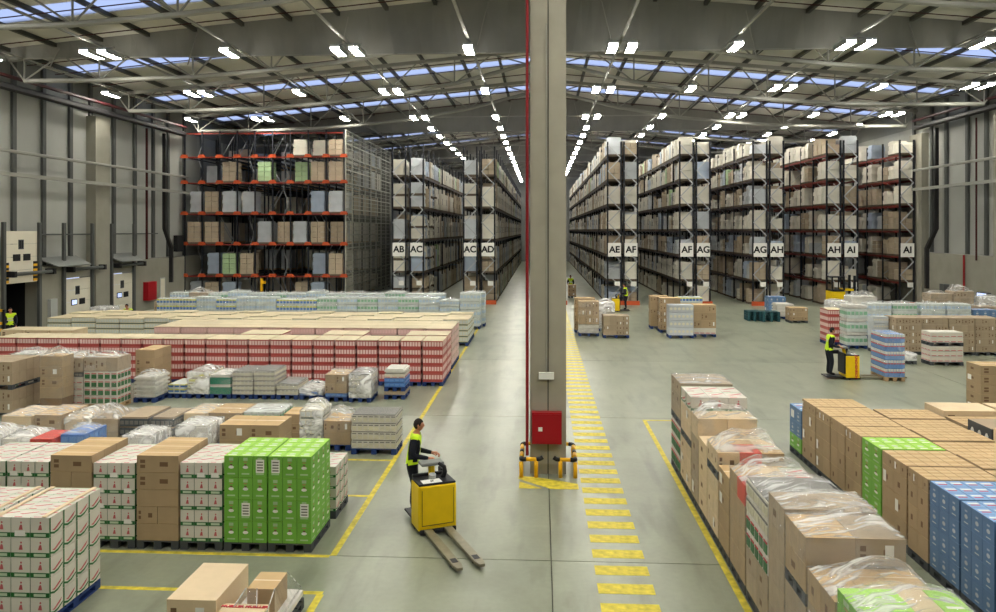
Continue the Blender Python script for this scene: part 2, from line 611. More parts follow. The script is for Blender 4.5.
# wall fittings
mb = MB(); mb.tube([(-27.2, 41, 5.25), (-27.2, 54, 5.25)], 0.04, 'stanchion', 5); obj('guard_rail', mb, wl)
def run(name, label, pts, r, m, cat='pipe', group=None, n=6):
    mb = MB()
    mb.tube(pts, r, m, n)
    return tag(obj(name, mb), label, cat, group)
run('wall_conduit', 'upper grey pipe running along the left wall', [(-26.5, 20, 9.45), (-26.5, 57.2, 9.45)], 0.09, 'grey_pipe')
mb = MB(); mb.box(-26.65, -26.35, 20, 57.2, 8.2, 8.38, 'grey_pipe')
tag(obj('cable_tray', mb), 'lower grey cable tray along the left wall', 'cable tray')
run('wall_conduit', 'upper grey pipe running along the right wall', [(26.6, 20, 9.75), (26.6, 57.3, 9.75)], 0.09, 'grey_pipe')
mb = MB(); mb.box(26.45, 26.75, 20, 57.3, 8.3, 8.48, 'grey_pipe')
tag(obj('cable_tray', mb), 'lower grey cable tray along the right wall', 'cable tray')
run('sprinkler_main', 'red sprinkler main under the eaves of the left wall', [(-26.6, 20, 13.2), (-26.6, 57.2, 13.2)], 0.1, 'dark_red')
run('sprinkler_main', 'red sprinkler main under the eaves of the right wall', [(26.6, 20, 13.3), (26.6, 57.3, 13.3)], 0.1, 'dark_red')
run('eaves_duct', 'dark duct below the red pipe on the left wall', [(-26.75, 20, 12.7), (-26.75, 57.2, 12.7)], 0.2, 'dark_pipe')
run('eaves_duct', 'dark duct below the red pipe on the right wall', [(26.75, 20, 12.8), (26.75, 57.3, 12.8)], 0.2, 'dark_pipe')
run('riser_pipe', 'red riser pipe on the right wall', [(27.1, 50.2, 3.6), (27.1, 50.2, 12.5)], 0.06, 'dark_red')
run('riser_pipe', 'bright red pipe rising in front of the right plinth', [(26.98, 51.4, 0), (26.98, 51.4, 3.9)], 0.07, 'red_pipe')
run('riser_pipe', 'dark red riser pipe on the left wall beside the last dock door', [(-26.9, 51.9, 3.5), (-26.9, 51.9, 12.45)], 0.09, 'dark_red')
run('cable_bundle', 'dark cable duct bending down the right wall', [(27.03, 55.0, 12.5), (27.03, 55.0, 5.6), (27.03, 56.3, 4.2), (27.03, 56.3, 1.4)], 0.17, 'dark_pipe', 'duct', n=4)
run('cable_bundle', 'dark cable duct bending down the left wall', [(-26.89, 54.4, 12.4), (-26.89, 54.4, 5.6), (-26.89, 55.4, 4.2), (-26.89, 55.4, 1.7)], 0.16, 'dark_pipe', 'duct', n=4)
mb = MB(); mb.box(-26.99, -26.65, 51.6, 52.8, 0.7, 1.95, 'box_red')
tag(obj('fire_cabinet', mb), 'red fire cabinet on the left wall', 'cabinet')
mb = MB()
mb.box(26.85, 27.1, 48.6, 49.7, 0.6, 1.7, 'stanchion'); mb.box(26.83, 26.86, 48.66, 49.64, 0.66, 1.64, 'screen_glow')
tag(obj('wall_panel_screen', mb), 'pale blue lit panel on the right plinth', 'panel')
mb = MB(); mb.box(26.7, 27.1, 53.3, 53.9, 1.3, 1.9, 'stanchion')
tag(obj('junction_box', mb), 'small grey box on the right plinth', 'junction box')
mb = MB(); mb.box(-26.99, -26.8, 41.3, 41.9, 0.6, 1.7, 'grey_light')
tag(obj('junction_box', mb), 'tall grey switch box between the first two dock doors', 'junction box')
mb = MB(); mb.box(-27.0, -26.7, 56.0, 57.0, 3.9, 5.1, 'dark')
tag(obj('wall_heater', mb), 'black unit on the left wall next to the rack', 'heater')
mb = MB(); mb.box(-26.62, -26.5, 53.9, 54.7, 0, 2.1, 'grey_light'); mb.box(-26.51, -26.49, 54.0, 54.6, 0.05, 2.03, 'door_leaf')
d = tag(obj('door_4', mb), 'narrow grey personnel door in the left plinth', kind='structure')
d.location.x = -0.48

# roof
ceil = thing('ceiling', 'pitched roof of pale metal deck with dark purlins and skylights', None)
ceil['kind'] = 'structure'
TR = [18 + 10 * k for k in range(12)]
SKY = [23 + 10 * k for k in range(12)]
edges = [YB]
for y in [3, 13] + SKY:
    edges += [y - 0.9, y + 0.9]
edges.append(YE)
def roof_quad(mb, xa, xb, ya, yb, t, m):
    za, zb = roof_z(xa), roof_z(xb)
    v = [(xa, ya, za), (xb, ya, zb), (xb, yb, zb), (xa, yb, za)]
    b = len(mb.v)
    mb.v += v + [(x, y, z + t) for x, y, z in v]
    k = mb.slot(m)
    mb.f += [(b, b + 3, b + 2, b + 1), (b + 4, b + 5, b + 6, b + 7), (b, b + 1, b + 5, b + 4), (b + 1, b + 2, b + 6, b + 5), (b + 2, b + 3, b + 7, b + 6), (b + 3, b, b + 4, b + 7)]
    mb.m += [k] * 6
for k in range(0, len(edges) - 1):
    ya, yb = edges[k], edges[k + 1]
    if k % 2 == 0:
        for xa, xb in ((-XW - 0.3, XC), (XC, XW + 0.3)):
            mb = MB(); roof_quad(mb, xa, xb, ya, yb, 0.12, 'deck'); obj('roof_sheet', mb, ceil)
    else:
        for s in (-1, 1):
            xa, xb = sorted((XC + s * 0.6, s * (XW - 0.4)))
            mb = MB(); roof_quad(mb, xa, xb, ya, yb, 0.03, 'skylight_pane')
            obj('skylight', mb, ceil)
            for q0, q1 in ((XC, XC + s * 0.6), (s * (XW - 0.4), s * (XW + 0.3))):
                q0, q1 = sorted((q0, q1))
                mb = MB(); roof_quad(mb, q0, q1, ya, yb, 0.12, 'deck'); obj('roof_sheet', mb, ceil)
for s in (-1, 1):
    for k in range(12):
        x = XC + s * (0.5 + k * 2.38)
        if abs(x) > 27.2: continue
        mb = MB()
        z = roof_z(x) - 0.02
        mb.box(x - 0.085, x + 0.085, YB, YE, z - 0.2, z, 'purlin')
        obj('purlin', mb, ceil)
NODES = [(1.0, 15.7), (5.5, 14.55), (10.0, 13.78), (13.5, 13.42), (17.5, 13.12), (22.3, 13.02), (26.2, 13.02)]
for y in TR:
    for s in (-1, 1):
        P = [Vector((XC + s * a, y, z)) for a, z in NODES]
        top = lambda a: Vector((XC + s * a, y, roof_z(XC + s * a) - 0.48))
        mb = MB()
        mb.tube([Vector((XC + s * 0.3, y, 15.95))] + P, 0.12, 'steel', 6)
        t = obj('roof_truss', mb, ceil)
        mb = MB(); mb.bar(top(0.2), top(27.0), 0.2, 'steel'); obj('top_chord', mb, t)
        tops = [0.3, 3.2, 7.8, 11.8, 15.5, 20.0, 24.3, 27.0]
        for k, p in enumerate(P):
            for ta in (tops[k], NODES[k][0], tops[k + 1]):
                if k == 0 and ta < 1: continue
                mb = MB()
                mb.tube([p, top(ta)], 0.045, 'steel', 5)
                obj('web_member', mb, t)
    # tie rod
    if y >= 58:
        mb = MB(); mb.tube([(-10, y - 0.4, 13.9), (10, y - 0.4, 13.9)], 0.04, 'steel', 5); obj('tie_rod', mb, ceil)
for y in (37.55, 67.55, 97.55, 127.55):
    for s in (-1, 1):
        mb = MB()
        n = 60
        for a in range(n):
            x0, x1 = XC + s * 27.2 * a / n, XC + s * 27.2 * (a + 1) / n
            w0, w1 = 0.05 * math.sin(a * 1.9) , 0.05 * math.sin((a + 1) * 1.9)
            b0 = 14.05 + 0.03 * math.sin(a * 0.7)
            b1 = 14.05 + 0.03 * math.sin((a + 1) * 0.7)
            q = [(x0, y + w0, b0), (x1, y + w1, b1), (x1, y, roof_z(x1)), (x0, y, roof_z(x0))]
            mb.poly(q, 'curtain')
            mb.poly([(x, yy + 0.03, z) for x, yy, z in reversed(q)], 'curtain')
        obj('smoke_curtain', mb, ceil)
    for s in (-1, 1):
        for a in (3.2, 10.0, 17.5, 24.5):
            x = XC + s * a
            mb = MB(); mb.tube([(x, y - 0.12, 13.6 if a > 8 else 14.4), (x - 0.5 * s, y - 0.12, roof_z(x) - 0.3)], 0.035, 'steel', 5); obj('curtain_hanger', mb, ceil)
    mb = MB(); mb.tube([(-27, y, 14.05), (0.16, y, 14.05), (27, y, 14.05)], 0.04, 'steel', 5); obj('curtain_rail', mb, ceil)
for k, y in enumerate(TR):
    for dy in (1.6, 4.0, 7.6):
        for s in (-1, 1):
            mb = MB()
            x1 = s * 27
            mb.tube([(XC, y + dy, roof_z(XC) - 0.4), (x1, y + dy, roof_z(x1) - 0.4)], 0.028, 'dark_red', 5)
            obj('sprinkler_pipe', mb, ceil)

# ceiling lamps
RAILS = [(-25.8, 1), (-20.4, 2), (-14.3, 1), (-8.8, 2), (-3.25, 1), (3.6, 2), (8.6, 1), (13.8, 2), (19.2, 1), (24.6, 2)]
RNAME = ['first left rail', 'second left rail', 'third left rail', 'fourth left rail',
         'rail left of the column', 'rail right of the column', 'second right rail', 'third right rail',
         'fourth right rail', 'fifth right rail']
def lamp_meshes():
    h = MB()
    h.box(-0.2, 0.2, -0.75, 0.75, 0.0, 0.1, 'grey_light')
    h.box(-0.22, -0.2, -0.77, 0.77, -0.13, 0.1, 'grey_light')
    h.box(0.2, 0.22, -0.77, 0.77, -0.13, 0.1, 'grey_light')
    g = MB()
    g.box(-0.19, 0.19, -0.74, 0.74, -0.1, -0.005, 'lamp_glow')
    k = MB()
    k.tube([(0, -0.5, 0.1), (0, -0.5, 0.3)], 0.012, 'steel', 4)
    k.tube([(0, 0.5, 0.1), (0, 0.5, 0.3)], 0.012, 'steel', 4)
    return h.mesh('housing'), g.mesh('diffuser'), k.mesh('hanger')
LH, LG, LK = lamp_meshes()
LZ = 13.7
for r, (x, kind) in enumerate(RAILS):
    mb = MB()
    far = 132 if abs(x) < 15 else 62
    mb.box(x - 0.06, x + 0.06, -10, far, LZ + 0.3, LZ + 0.38, 'steel')
    tag(obj('lamp_rail', mb), 'grey lamp rail, the ' + RNAME[r], 'rail', 'lamp rails under the roof')
    ys = [4, 14, 24.5, 35.2, 45.6, 56.4]
    nv = 0
    n_aisle = {3: 132, 4: 132, 5: 132, 6: 92, 7: 82, 8: 78, 9: 73}.get(r, 0)
    yy = 62.5
    while yy < n_aisle:
        ys.append(yy)
        yy += 5.2
    for y in ys:
        if y > 30: nv += 1
        two = kind == 2 and y < 60
        t = thing('ceiling_lamp', '%s lamp, %s in view on the %s' % ('twin' if two else 'single', ORD[max(1, nv)], RNAME[r]) if y > 30 else
                  '%s lamp above the view, %s of three on the %s' % ('twin' if two else 'single', {4: 'nearest', 14: 'middle', 24.5: 'farthest'}[y], RNAME[r]),
                  'lamp', (x, y, LZ), 0, 'ceiling lamps on the rails')
        for dx in ((-0.42, 0.42) if two else (0,)):
            o = obj('housing', LH, t, (dx, 0, 0))
            obj('diffuser', LG, o)
            obj('hanger', LK, o)
        if two:
            mb = MB(); mb.box(-0.6, 0.6, -0.05, 0.05, 0.28, 0.32, 'steel'); obj('crossbar', mb, t)

# columns
def column(y, label):
    c = thing('concrete_column', label, 'column', (XC, y, 0))
    a = MB()
    a.box(-0.405, -0.015, -0.4, 0.4, 0, 16.3, 'concrete')
    obj('column_half', a, c)
    a = MB()
    a.box(0.015, 0.405, -0.4, 0.4, 0, 16.3, 'concrete')
    obj('column_half', a, c)
    a = MB()
    a.box(-0.015, 0.015, -0.38, 0.38, 0, 16.3, 'joint')
    obj('joint_strip', a, c)
    return c
column(18.02, 'tall square concrete column in the middle of the hall')
column(38.0, 'second concrete column hidden behind the front one')
run('drain_pipe', 'red pipe running up the left edge of the concrete column', [(-0.31, 17.5, 0.45), (-0.31, 17.5, 16)], 0.036, 'red_pipe', n=8)
cab = thing('hose_cabinet', 'red fire hose cabinet on the front of the concrete column', 'cabinet', (0.13, 17.6, 0.73))
mb = MB(); mb.box(-0.33, 0.33, -0.2, 0, 0, 0.7, 'box_red'); obj('cabinet_body', mb, cab)
mb = MB(); mb.box(-0.3, 0.31, -0.215, -0.2, 0.03, 0.67, 'box_red'); dd = obj('cabinet_door', mb, cab)
mb = MB(); mb.box(-0.19, -0.1, -0.225, -0.215, 0.29, 0.38, 'label_white'); obj('latch', mb, dd)
ex = thing('exit_lamp', 'small white lamp box with a conduit on the concrete column', 'lamp', (0.12, 17.6, 2.15))
mb = MB(); mb.box(-0.17, 0.17, -0.08, 0, 0, 0.15, 'white'); obj('lamp_box', mb, ex)
mb = MB(); mb.tube([(0, -0.02, 0.15), (0, -0.02, 8)], 0.012, 'grey_pipe', 5); obj('conduit', mb, ex)
def guard(s, label):
    g = thing('column_guard', label, 'guard rail', (XC, 17.45, 0), 0, 'column guards')
    X = s * 0.66
    def part(name, pts, m, r=0.045):
        mb = MB(); mb.tube(pts, r, m, 10); return obj(name, mb.mesh(name, True), g)
    X = s * 0.6
    Z = 0.40
    part('post', [(X, -0.08, 0), (X, -0.08, Z - 0.06)], 'guard_yellow')
    part('post', [(s * 0.27, -0.08, 0), (s * 0.27, -0.08, Z)], 'guard_yellow')
    part('post', [(X, 1.15, 0), (X, 1.15, Z - 0.06)], 'guard_yellow')
    part('bend', [(X, 0.02, Z), (X, -0.05, Z), (s * 0.57, -0.08, Z), (s * 0.49, -0.08, Z)], 'guard_black', 0.05)
    part('bar', [(s * 0.49, -0.08, Z), (s * 0.26, -0.08, Z)], 'guard_yellow')
    part('bend', [(s * 0.26, -0.08, Z), (s * 0.18, -0.08, Z + 0.01), (s * 0.12, -0.08, Z + 0.05)], 'guard_black', 0.05)
    part('bar', [(X, 0.02, Z), (X, 0.4, Z)], 'guard_yellow')
    part('bend', [(X, 0.4, Z), (X, 0.62, Z)], 'guard_black', 0.046)
    part('bar', [(X, 0.62, Z), (X, 1.0, Z)], 'guard_yellow')
    part('bend', [(X, 1.0, Z), (X, 1.12, Z), (s * 0.57, 1.18, Z), (s * 0.5, 1.2, Z)], 'guard_black', 0.05)
    part('bar', [(s * 0.5, 1.2, Z), (s * 0.3, 1.2, Z)], 'guard_yellow')
guard(-1, 'yellow and black bent tube guard left of the column base')
guard(1, 'yellow and black bent tube guard right of the column base')

# ------------------------------------------------------------------ pallet racks
Y0 = 57.8
BAY = 2.8
DEPTH = 1.08
CACHE = {}
def rack_load_mesh(style, w, d, h):
    key = ('rl', style, round(w, 2), round(d, 2), round(h, 2))
    if key in CACHE: return CACHE[key]
    mb = MB()
    m = 'rack_' + style
    tiers = 2 if h > 1.75 else 1
    hh = h / tiers - (0.05 if tiers == 2 else 0)
    for o in ([0.0] if tiers == 1 else [0.0, h / 2]):
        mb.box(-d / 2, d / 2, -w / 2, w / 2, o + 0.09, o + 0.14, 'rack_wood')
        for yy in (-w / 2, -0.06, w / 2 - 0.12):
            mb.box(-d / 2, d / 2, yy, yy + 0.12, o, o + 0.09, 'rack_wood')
        top = hh - 0.14
        if style in ('brown', 'green'):
            n = max(2, int(round(top / 0.36)))
            for k in range(n):
                a, b = o + 0.14 + top * k / n, o + 0.14 + top * (k + 1) / n - 0.025
                for i in (0, 1):
                    sp = 0.5 + (0.12 if k % 2 else -0.12)
                    y0, y1 = (-w / 2, -w / 2 + w * sp - 0.008) if i == 0 else (-w / 2 + w * sp + 0.008, w / 2)
                    for j in (0, 1):
                        x0, x1 = (-d / 2, -0.008) if j == 0 else (0.008, d / 2)
                        mb.box(x0 + 0.01, x1 - 0.01, y0 + 0.01, y1 - 0.01, a, b, m)
        else:
            n = max(2, int(round(top / 0.3)))
            for k in range(n):
                a, b = o + 0.14 + top * k / n, o + 0.14 + top * (k + 1) / n
                e = 0.03 if k % 2 else 0.0
                t = 0.08 if k == n - 1 else 0.03
                r0 = [(-d / 2 + e, -w / 2 + e), (d / 2 - e, -w / 2 + e), (d / 2 - e, w / 2 - e), (-d / 2 + e, w / 2 - e)]
                mb.prism(r0, a, b - t, m)
                q = e + 0.05
                mb.prism([(-d / 2 + q, -w / 2 + q), (d / 2 - q, -w / 2 + q), (d / 2 - q, w / 2 - q), (-d / 2 + q, w / 2 - q)], b - t, b, m)
    CACHE[key] = mb.mesh('rack_load')
    return CACHE[key]

LEV_R = [0.02, 1.75, 3.6, 5.45, 7.3, 9.12, 10.95]
LEV_L = [0.02, 2.3, 4.72, 7.12, 9.5]
STY = ['brown', 'pale', 'grey', 'pale', 'pale', 'blue', 'pale', 'green', 'grey', 'brown', 'pale', 'brown']
SWORD = {'brown': 'brown carton', 'pale': 'pale wrapped', 'grey': 'grey wrapped', 'blue': 'bluish wrapped', 'green': 'green carton'}
LEVW = ['floor level', 'second level', 'third level', 'fourth level', 'fifth level', 'sixth level', 'seventh level']
# name on the sign, neighbour for the label, left X, side facing the camera axis, bays, visible depth, levels
RACKS = [
    ('AB', 'beside AC', -11.13, 0, 12, 58, LEV_L), ('AC', 'beside AB', -9.80, 1, 12, 88, LEV_L),
    ('AC', 'beside AD', -5.79, 0, 27, 58, LEV_L), ('AD', 'beside AC', -4.47, 1, 27, 134, LEV_L),
    ('AD', 'behind the column', -0.45, 0, 27, 58, LEV_R), ('AE', 'behind the column', 0.77, 0, 27, 58, LEV_R),
    ('AE', 'beside AF', 4.85, -1, 27, 134, LEV_R), ('AF', 'beside AE', 6.05, 0, 27, 58, LEV_R),
    ('AF', 'beside AG', 10.10, -1, 12, 84, LEV_R), ('AG', 'beside AF', 11.30, 0, 12, 58, LEV_R),
    ('AG', 'beside AH', 15.38, -1, 8, 73, LEV_R), ('AH', 'beside AG', 16.58, 0, 8, 58, LEV_R),
    ('AH', 'beside AI', 20.64, -1, 6, 68.5, LEV_R), ('AI', 'beside AH', 21.84, 0, 6, 58, LEV_R),
    ('AI', 'by the right wall', 25.80, -1, 5, 67, LEV_R)]
MESH_BEAM = {}
def beam_mesh(length, m):
    k = (length, m)
    if k not in MESH_BEAM:
        mb = MB(); mb.box(-0.03, 0.03, 0.02, length - 0.02, -0.14, 0, m)
        MESH_BEAM[k] = mb.mesh('beam')
    return MESH_BEAM[k]
def frame_mesh(h, m='post'):
    mb = MB()
    mb.box(0, 0.1, -0.05, 0.05, 0, h, m)
    mb.box(DEPTH - 0.1, DEPTH, -0.05, 0.05, 0, h, m)
    z, s = 0.3, 0
    while z + 0.9 < h:
        a, b = (0.05, DEPTH - 0.05) if s == 0 else (DEPTH - 0.05, 0.05)
        mb.bar((a, 0, z), (b, 0, z + 0.9), 0.04, 'brace')
        z += 0.9; s = 1 - s
    return mb.mesh('upright_frame')
cands = []
for ri, (nm, side, X, face, bays, yvis, lev) in enumerate(RACKS):
    H = 12.0 if lev is LEV_R else 11.7
    r = thing('pallet_rack', 'tall pallet rack %s %s, filled with loads' % (nm, side), 'rack', (X, Y0, 0), 0, 'pallet racks along the aisles')
    # front end frame, piece by piece
    for px in (0.05, DEPTH - 0.05):
        mb = MB(); mb.box(px - 0.055, px + 0.055, -0.055, 0.055, 0, H, 'post'); obj('post', mb, r)
    z, s = 0.35, 0
    while z + 0.95 < H:
        a, b = (0.08, DEPTH - 0.08) if s == 0 else (DEPTH - 0.08, 0.08)
        mb = MB(); mb.bar((a, -0.03, z), (b, -0.03, z + 0.95), 0.065, 'brace'); obj('brace', mb, r)
        z += 0.95; s = 1 - s
    mb = MB(); mb.box(-0.08, DEPTH + 0.08, -0.3, -0.12, 0, 0.3, 'beam_orange'); obj('foot_guard', mb, r)
    fm = frame_mesh(H)
    nb_single = bays if face else 2
    for b in range(1, bays + 1):
        obj('upright_frame', fm, r, (0, b * BAY, 0))
    bm_name = 'beam' if nm in ('AH', 'AI') else 'beam_shaded'
    lim = min(nb_single, 10)
    for li, z in enumerate(lev[1:]):
        for bx in (0.04, DEPTH - 0.04):
            for b in range(lim):
                obj('beam', beam_mesh(BAY, bm_name), r, (bx, b * BAY, z))
            if bays > lim:
                obj('beam', beam_mesh(BAY * (bays - lim), bm_name), r, (bx, lim * BAY, z))
    # signs
    mb = MB(); mb.box(-0.47, 0.47, -0.02, 0.02, -0.5, 0.5, 'label_white')
    sg = obj('aisle_sign', mb, r, (DEPTH / 2, -0.12, 4.05))
    tx = obj('lettering', text_mesh(nm, 0.66, 'print_black'), sg, (0, -0.026, 0))
    tx.rotation_euler = (math.pi / 2, 0, 0)
    mb = MB(); mb.box(-0.2, 0.2, -0.015, 0.015, -0.17, 0.17, 'label_white')
    obj('small_sign', mb, r, (DEPTH / 2 + 0.2, -0.12, 1.55))
    # loads
    prob = 0.88 if nm not in ('AH', 'AI') else 0.7
    for li, z in enumerate(lev):
        nxt = lev[li + 1] if li + 1 < len(lev) else z + 1.75
        base_style = RND.choice(STY)
        for b in range(bays):
            bstyle = RND.choice(STY)
            for q in range(3):
                first = b == 0 and q == 0
                if RND.random() > prob and not first: continue
                if li == 0 and b == 0: 
                    if RND.random() < 0.5: continue
                st = bstyle if RND.random() < 0.6 else RND.choice(STY)
                if st == 'green' and RND.random() < 0.8: st = 'pale'
                room = nxt - z - 0.2
                h = min(room, RND.choice([0.9, 1.1, 1.25, 1.4, 1.45, 1.5]) if lev is LEV_R else RND.choice([1.6, 1.95, 2.05]))
                if li == len(lev) - 1: h = min(h, 1.45) * RND.uniform(0.85, 1.0)
                h = round(h, 1)
                yc = b * BAY + 0.5 + q * 0.9
                wy = Y0 + yc
                vis = face != 0 and wy < yvis
                area = 0.0
                xf = X if face < 0 else X + DEPTH
                if vis: area = abs(xf) * 780 * 0.8 / wy ** 2 * h * 780 / wy
                if first: area += 15 * 13.5 * h
                cands.append((area, ri, li, b * 3 + q, st, h, (X + DEPTH / 2, wy, z)))
cands.sort(key=lambda c: -c[0])
NIND = 250
rest = MB()
per_rack_rest = {}
for k, (area, ri, li, pos, st, h, loc) in enumerate(cands):
    nm, side = RACKS[ri][0], RACKS[ri][1]
    if k < NIND and area > 0:
        o = obj('rack_load', rack_load_mesh(st, 0.74, 1.08, h), None, loc)
        tag(o, '%s load, %s of rack %s %s, %s from front' % (SWORD[st], LEVW[li], nm, side, ORD[pos + 1]), 'pallet load', 'pallet loads on the racks')
    else:
        mb = per_rack_rest.setdefault(0, MB())
        x, y, z = loc
        mb.box(x - 0.55, x + 0.55, y - 0.37, y + 0.37, z, z + 0.12, 'rack_wood')
        n = 3 if h < 1.75 else 4
        for q in range(n):
            e = 0.02 * (q % 2)
            mb.box(x - 0.55 + e, x + 0.55 - e, y - 0.37 + e, y + 0.37 - e, z + 0.13 + (h - 0.14) * q / n, z + 0.13 + (h - 0.14) * (q + 1) / n - 0.02, 'rack_' + st)
tag(obj('rack_load_field', per_rack_rest[0]), 'many distant pallet loads filling the deep ends of the racks', 'pallet loads', kind='stuff')

# deep lane rack on the left, its lanes facing the camera
BX0, BX1, LANES = -27.0, -14.75, 9
LW = (BX1 - BX0) / LANES
LZS = [2.0, 4.4, 6.7, 9.05, 11.0]
blk = thing('lane_rack', 'wide black lane rack with orange beams and a mesh side wall', 'rack', (BX0, Y0, 0))
PL = [0, 2.9, 5.8, 8.7, 11.6, 14.5, 17.2]
pm = MB(); pm.box(-0.05, 0.05, -0.05, 0.05, 0, 13.0, 'post'); pm = pm.mesh('post')
for j, dy in enumerate(PL):
    for i in range(LANES + 1):
        if j in (0, 1, 2, 6) or i in (0, LANES):
            obj('post', pm, blk, (i * LW, dy, 0))
bo = MB(); bo.box(0.06, LW - 0.06, -0.05, 0.05, -0.06, 0.04, 'beam'); bo = bo.mesh('front_beam')
br = MB(); br.box(-0.27, 0.27, -0.1, 0.1, -0.05, 0.1, 'beam_orange'); br.box(-0.2, 0.2, -0.12, 0.12, 0.1, 0.2, 'beam_orange'); br = br.mesh('bracket')
rail = MB(); rail.box(-0.05, 0.05, 0.1, 17.2, -0.08, 0, 'post'); rail = rail.mesh('lane_rail')
for z in LZS + [12.8]:
    for i in range(LANES):
        obj('front_beam', bo, blk, (i * LW, 0, z))
    for i in range(LANES + 1):
        if z < 12.5: obj('bracket', br, blk, (i * LW, -0.06, z))
    if z < 12.5:
        for i in range(LANES):
            for e in (0.16, LW - 0.16):
                obj('lane_rail', rail, blk, (i * LW + e, 0, z + 0.02))
for i in range(0, LANES):
    for k in range(6):
        mb = MB()
        a, b = (0.1, LW - 0.1) if k % 2 else (LW - 0.1, 0.1)
        mb.bar((i * LW + a, 5.8, 0.6 + k * 2.05), (i * LW + b, 5.8, 0.6 + (k + 1) * 2.05), 0.05, 'brace')
        if (i + k) % 2 == 0: obj('brace', mb, blk)
        if i % 3 == 1:
            mb = MB(); mb.bar((i * LW + a, 2.9, 0.6 + k * 2.05), (i * LW + b, 2.9, 0.6 + (k + 1) * 2.05), 0.06, 'brace'); obj('brace', mb, blk)
for i in (0, 3, 5):
    for k in range(10):
        mb = MB()
        a, b = (0.08, 0.5) if k % 2 else (0.5, 0.08)
        mb.bar((i * LW + a, 2.1, 0.4 + k * 1.2), (i * LW + b, 2.1, 0.4 + (k + 1) * 1.2), 0.05, 'brace'); obj('brace', mb, blk)
mb = MB(); mb.box(0, BX1 - BX0, 17.6, 17.7, 0, 13.0, 'dark'); obj('dark_backing', mb, blk)  # dark sheet added behind the lanes so the interior looks unlit
# mesh side wall
msx = BX1 - BX0 + 0.12
mp = MB(); mp.box(-0.04, 0.04, -0.04, 0.04, 0, 13.05, 'wire'); mp = mp.mesh('mesh_post')
mr_ = MB(); mr_.box(-0.03, 0.03, 0, 17.3, -0.04, 0.04, 'wire'); mr_ = mr_.mesh('mesh_rail')
for k in range(9): obj('mesh_post', mp, blk, (msx, 17.3 * k / 8, 0))
for k in range(14): obj('mesh_rail', mr_, blk, (msx, 0, 0.2 + k * 0.985))
for k in range(8):
    mb = MB()
    ya, yb = 17.3 * k / 8, 17.3 * (k + 1) / 8
    n = 5
    for q in range(1, n):
        y = ya + (yb - ya) * q / n
        mb.box(-0.015, 0.015, y - 0.018, y + 0.018, 0.2, 13.0, 'wire')
    for q in range(1, 39):
        z = 0.2 + q * 0.3283
        mb.box(-0.015, 0.015, ya, yb, z - 0.016, z + 0.016, 'wire')
    tag(obj('wire_infill', mb, blk, (msx, 0, 0)), kind='stuff')
OCC = {11.0: {6: 'pale', 7: 'pale', 8: 'brown'}, 9.05: {2: 'brown', 4: 'green', 6: 'green', 7: 'brown', 8: 'brown'},
       6.7: {0: 'grey', 1: 'brown', 2: 'grey', 3: 'grey', 7: 'blue', 8: 'grey'},
       4.4: {0: 'brown', 1: 'brown', 4: 'grey', 5: 'brown', 6: 'grey', 7: 'brown', 8: 'brown'},
       2.0: {1: 'blue', 2: 'green', 3: 'brown', 7: 'blue', 8: 'brown'}, 0.02: {0: 'grey', 1: 'brown', 2: 'blue', 6: 'brown', 7: 'blue'}}
HT = {11.0: 1.3, 9.05: 1.6, 6.7: 1.72, 4.4: 1.72, 2.0: 1.72, 0.02: 1.5}
LW6 = {0.02: 'floor', 2.0: 'second', 4.4: 'third', 6.7: 'fourth', 9.05: 'fifth', 11.0: 'top'}
def rot_mesh(st, h):
    return rack_load_mesh(st, 1.15, 1.05, h)
for z, row in OCC.items():
    for i, st in row.items():
        x = BX0 + (i + 0.5) * LW
        dep = 0.66 + (0.5 if (i + int(z)) % 3 == 0 else 0)
        tag(obj('rack_load', rot_mesh(st, HT[z]), None, (x, Y0 + dep, z + 0.03)),
            '%s load, %s row of the lane rack, lane %s from the left' % (SWORD[st], LW6[z], ORD[i + 1]), 'pallet load', 'pallet loads in the lane rack')
mb = MB()  # extra loads added deep in the lanes to block light
for z in HT:
    for i in range(LANES):
        x = BX0 + (i + 0.5) * LW
        for dy in (2.2, 3.5, 6.6, 7.9, 9.2, 10.5, 12, 13.4):
            if RND.random() < (0.6 if dy > 9 else (0.25 if dy > 6 else 0.08)):
                st = RND.choice(STY)
                mb.box(x - 0.5, x + 0.5, Y0 + dy, Y0 + dy + 1.1, z + 0.02, z + 0.14, 'wood')
                mb.box(x - 0.5, x + 0.5, Y0 + dy, Y0 + dy + 1.1, z + 0.15, z + HT[z], 'rack_' + ('brown' if st == 'green' else st))
tag(obj('added_lane_loads', mb), 'dim pallet loads standing deep inside the lane rack', 'pallet loads', kind='stuff')

# ------------------------------------------------------------------ cartons, trays and pallets
def pallet_mesh(w, d, m):
    key = ('pal', round(w, 2), round(d, 2), m)
    if key in CACHE: return CACHE[key]
    mb = MB()
    w2, d2 = w / 2, d / 2
    for k in range(3):                      # blocks and skids along the depth
        x = -w2 + (w - 0.13) * k / 2
        mb.box(x, x + 0.13, -d2, d2, 0, 0.022, m)
        for q in range(3):
            y = -d2 + (d - 0.14) * q / 2
            mb.box(x, x + 0.13, y, y + 0.14, 0.022, 0.1, m)
        mb.box(x, x + 0.13, -d2, d2, 0.1, 0.122, m)
    n = 5 if d < 1 else 7
    for q in range(n):
        y = -d2 + (d - 0.11) * q / (n - 1)
        mb.box(-w2, w2, y, y + 0.11, 0.122, 0.144, m)
    CACHE[key] = mb.mesh('pallet')
    return CACHE[key]

def ell(u, v, a, b, n=10):
    return [(u + a * math.cos(2 * math.pi * k / n), v + b * math.sin(2 * math.pi * k / n)) for k in range(n)]

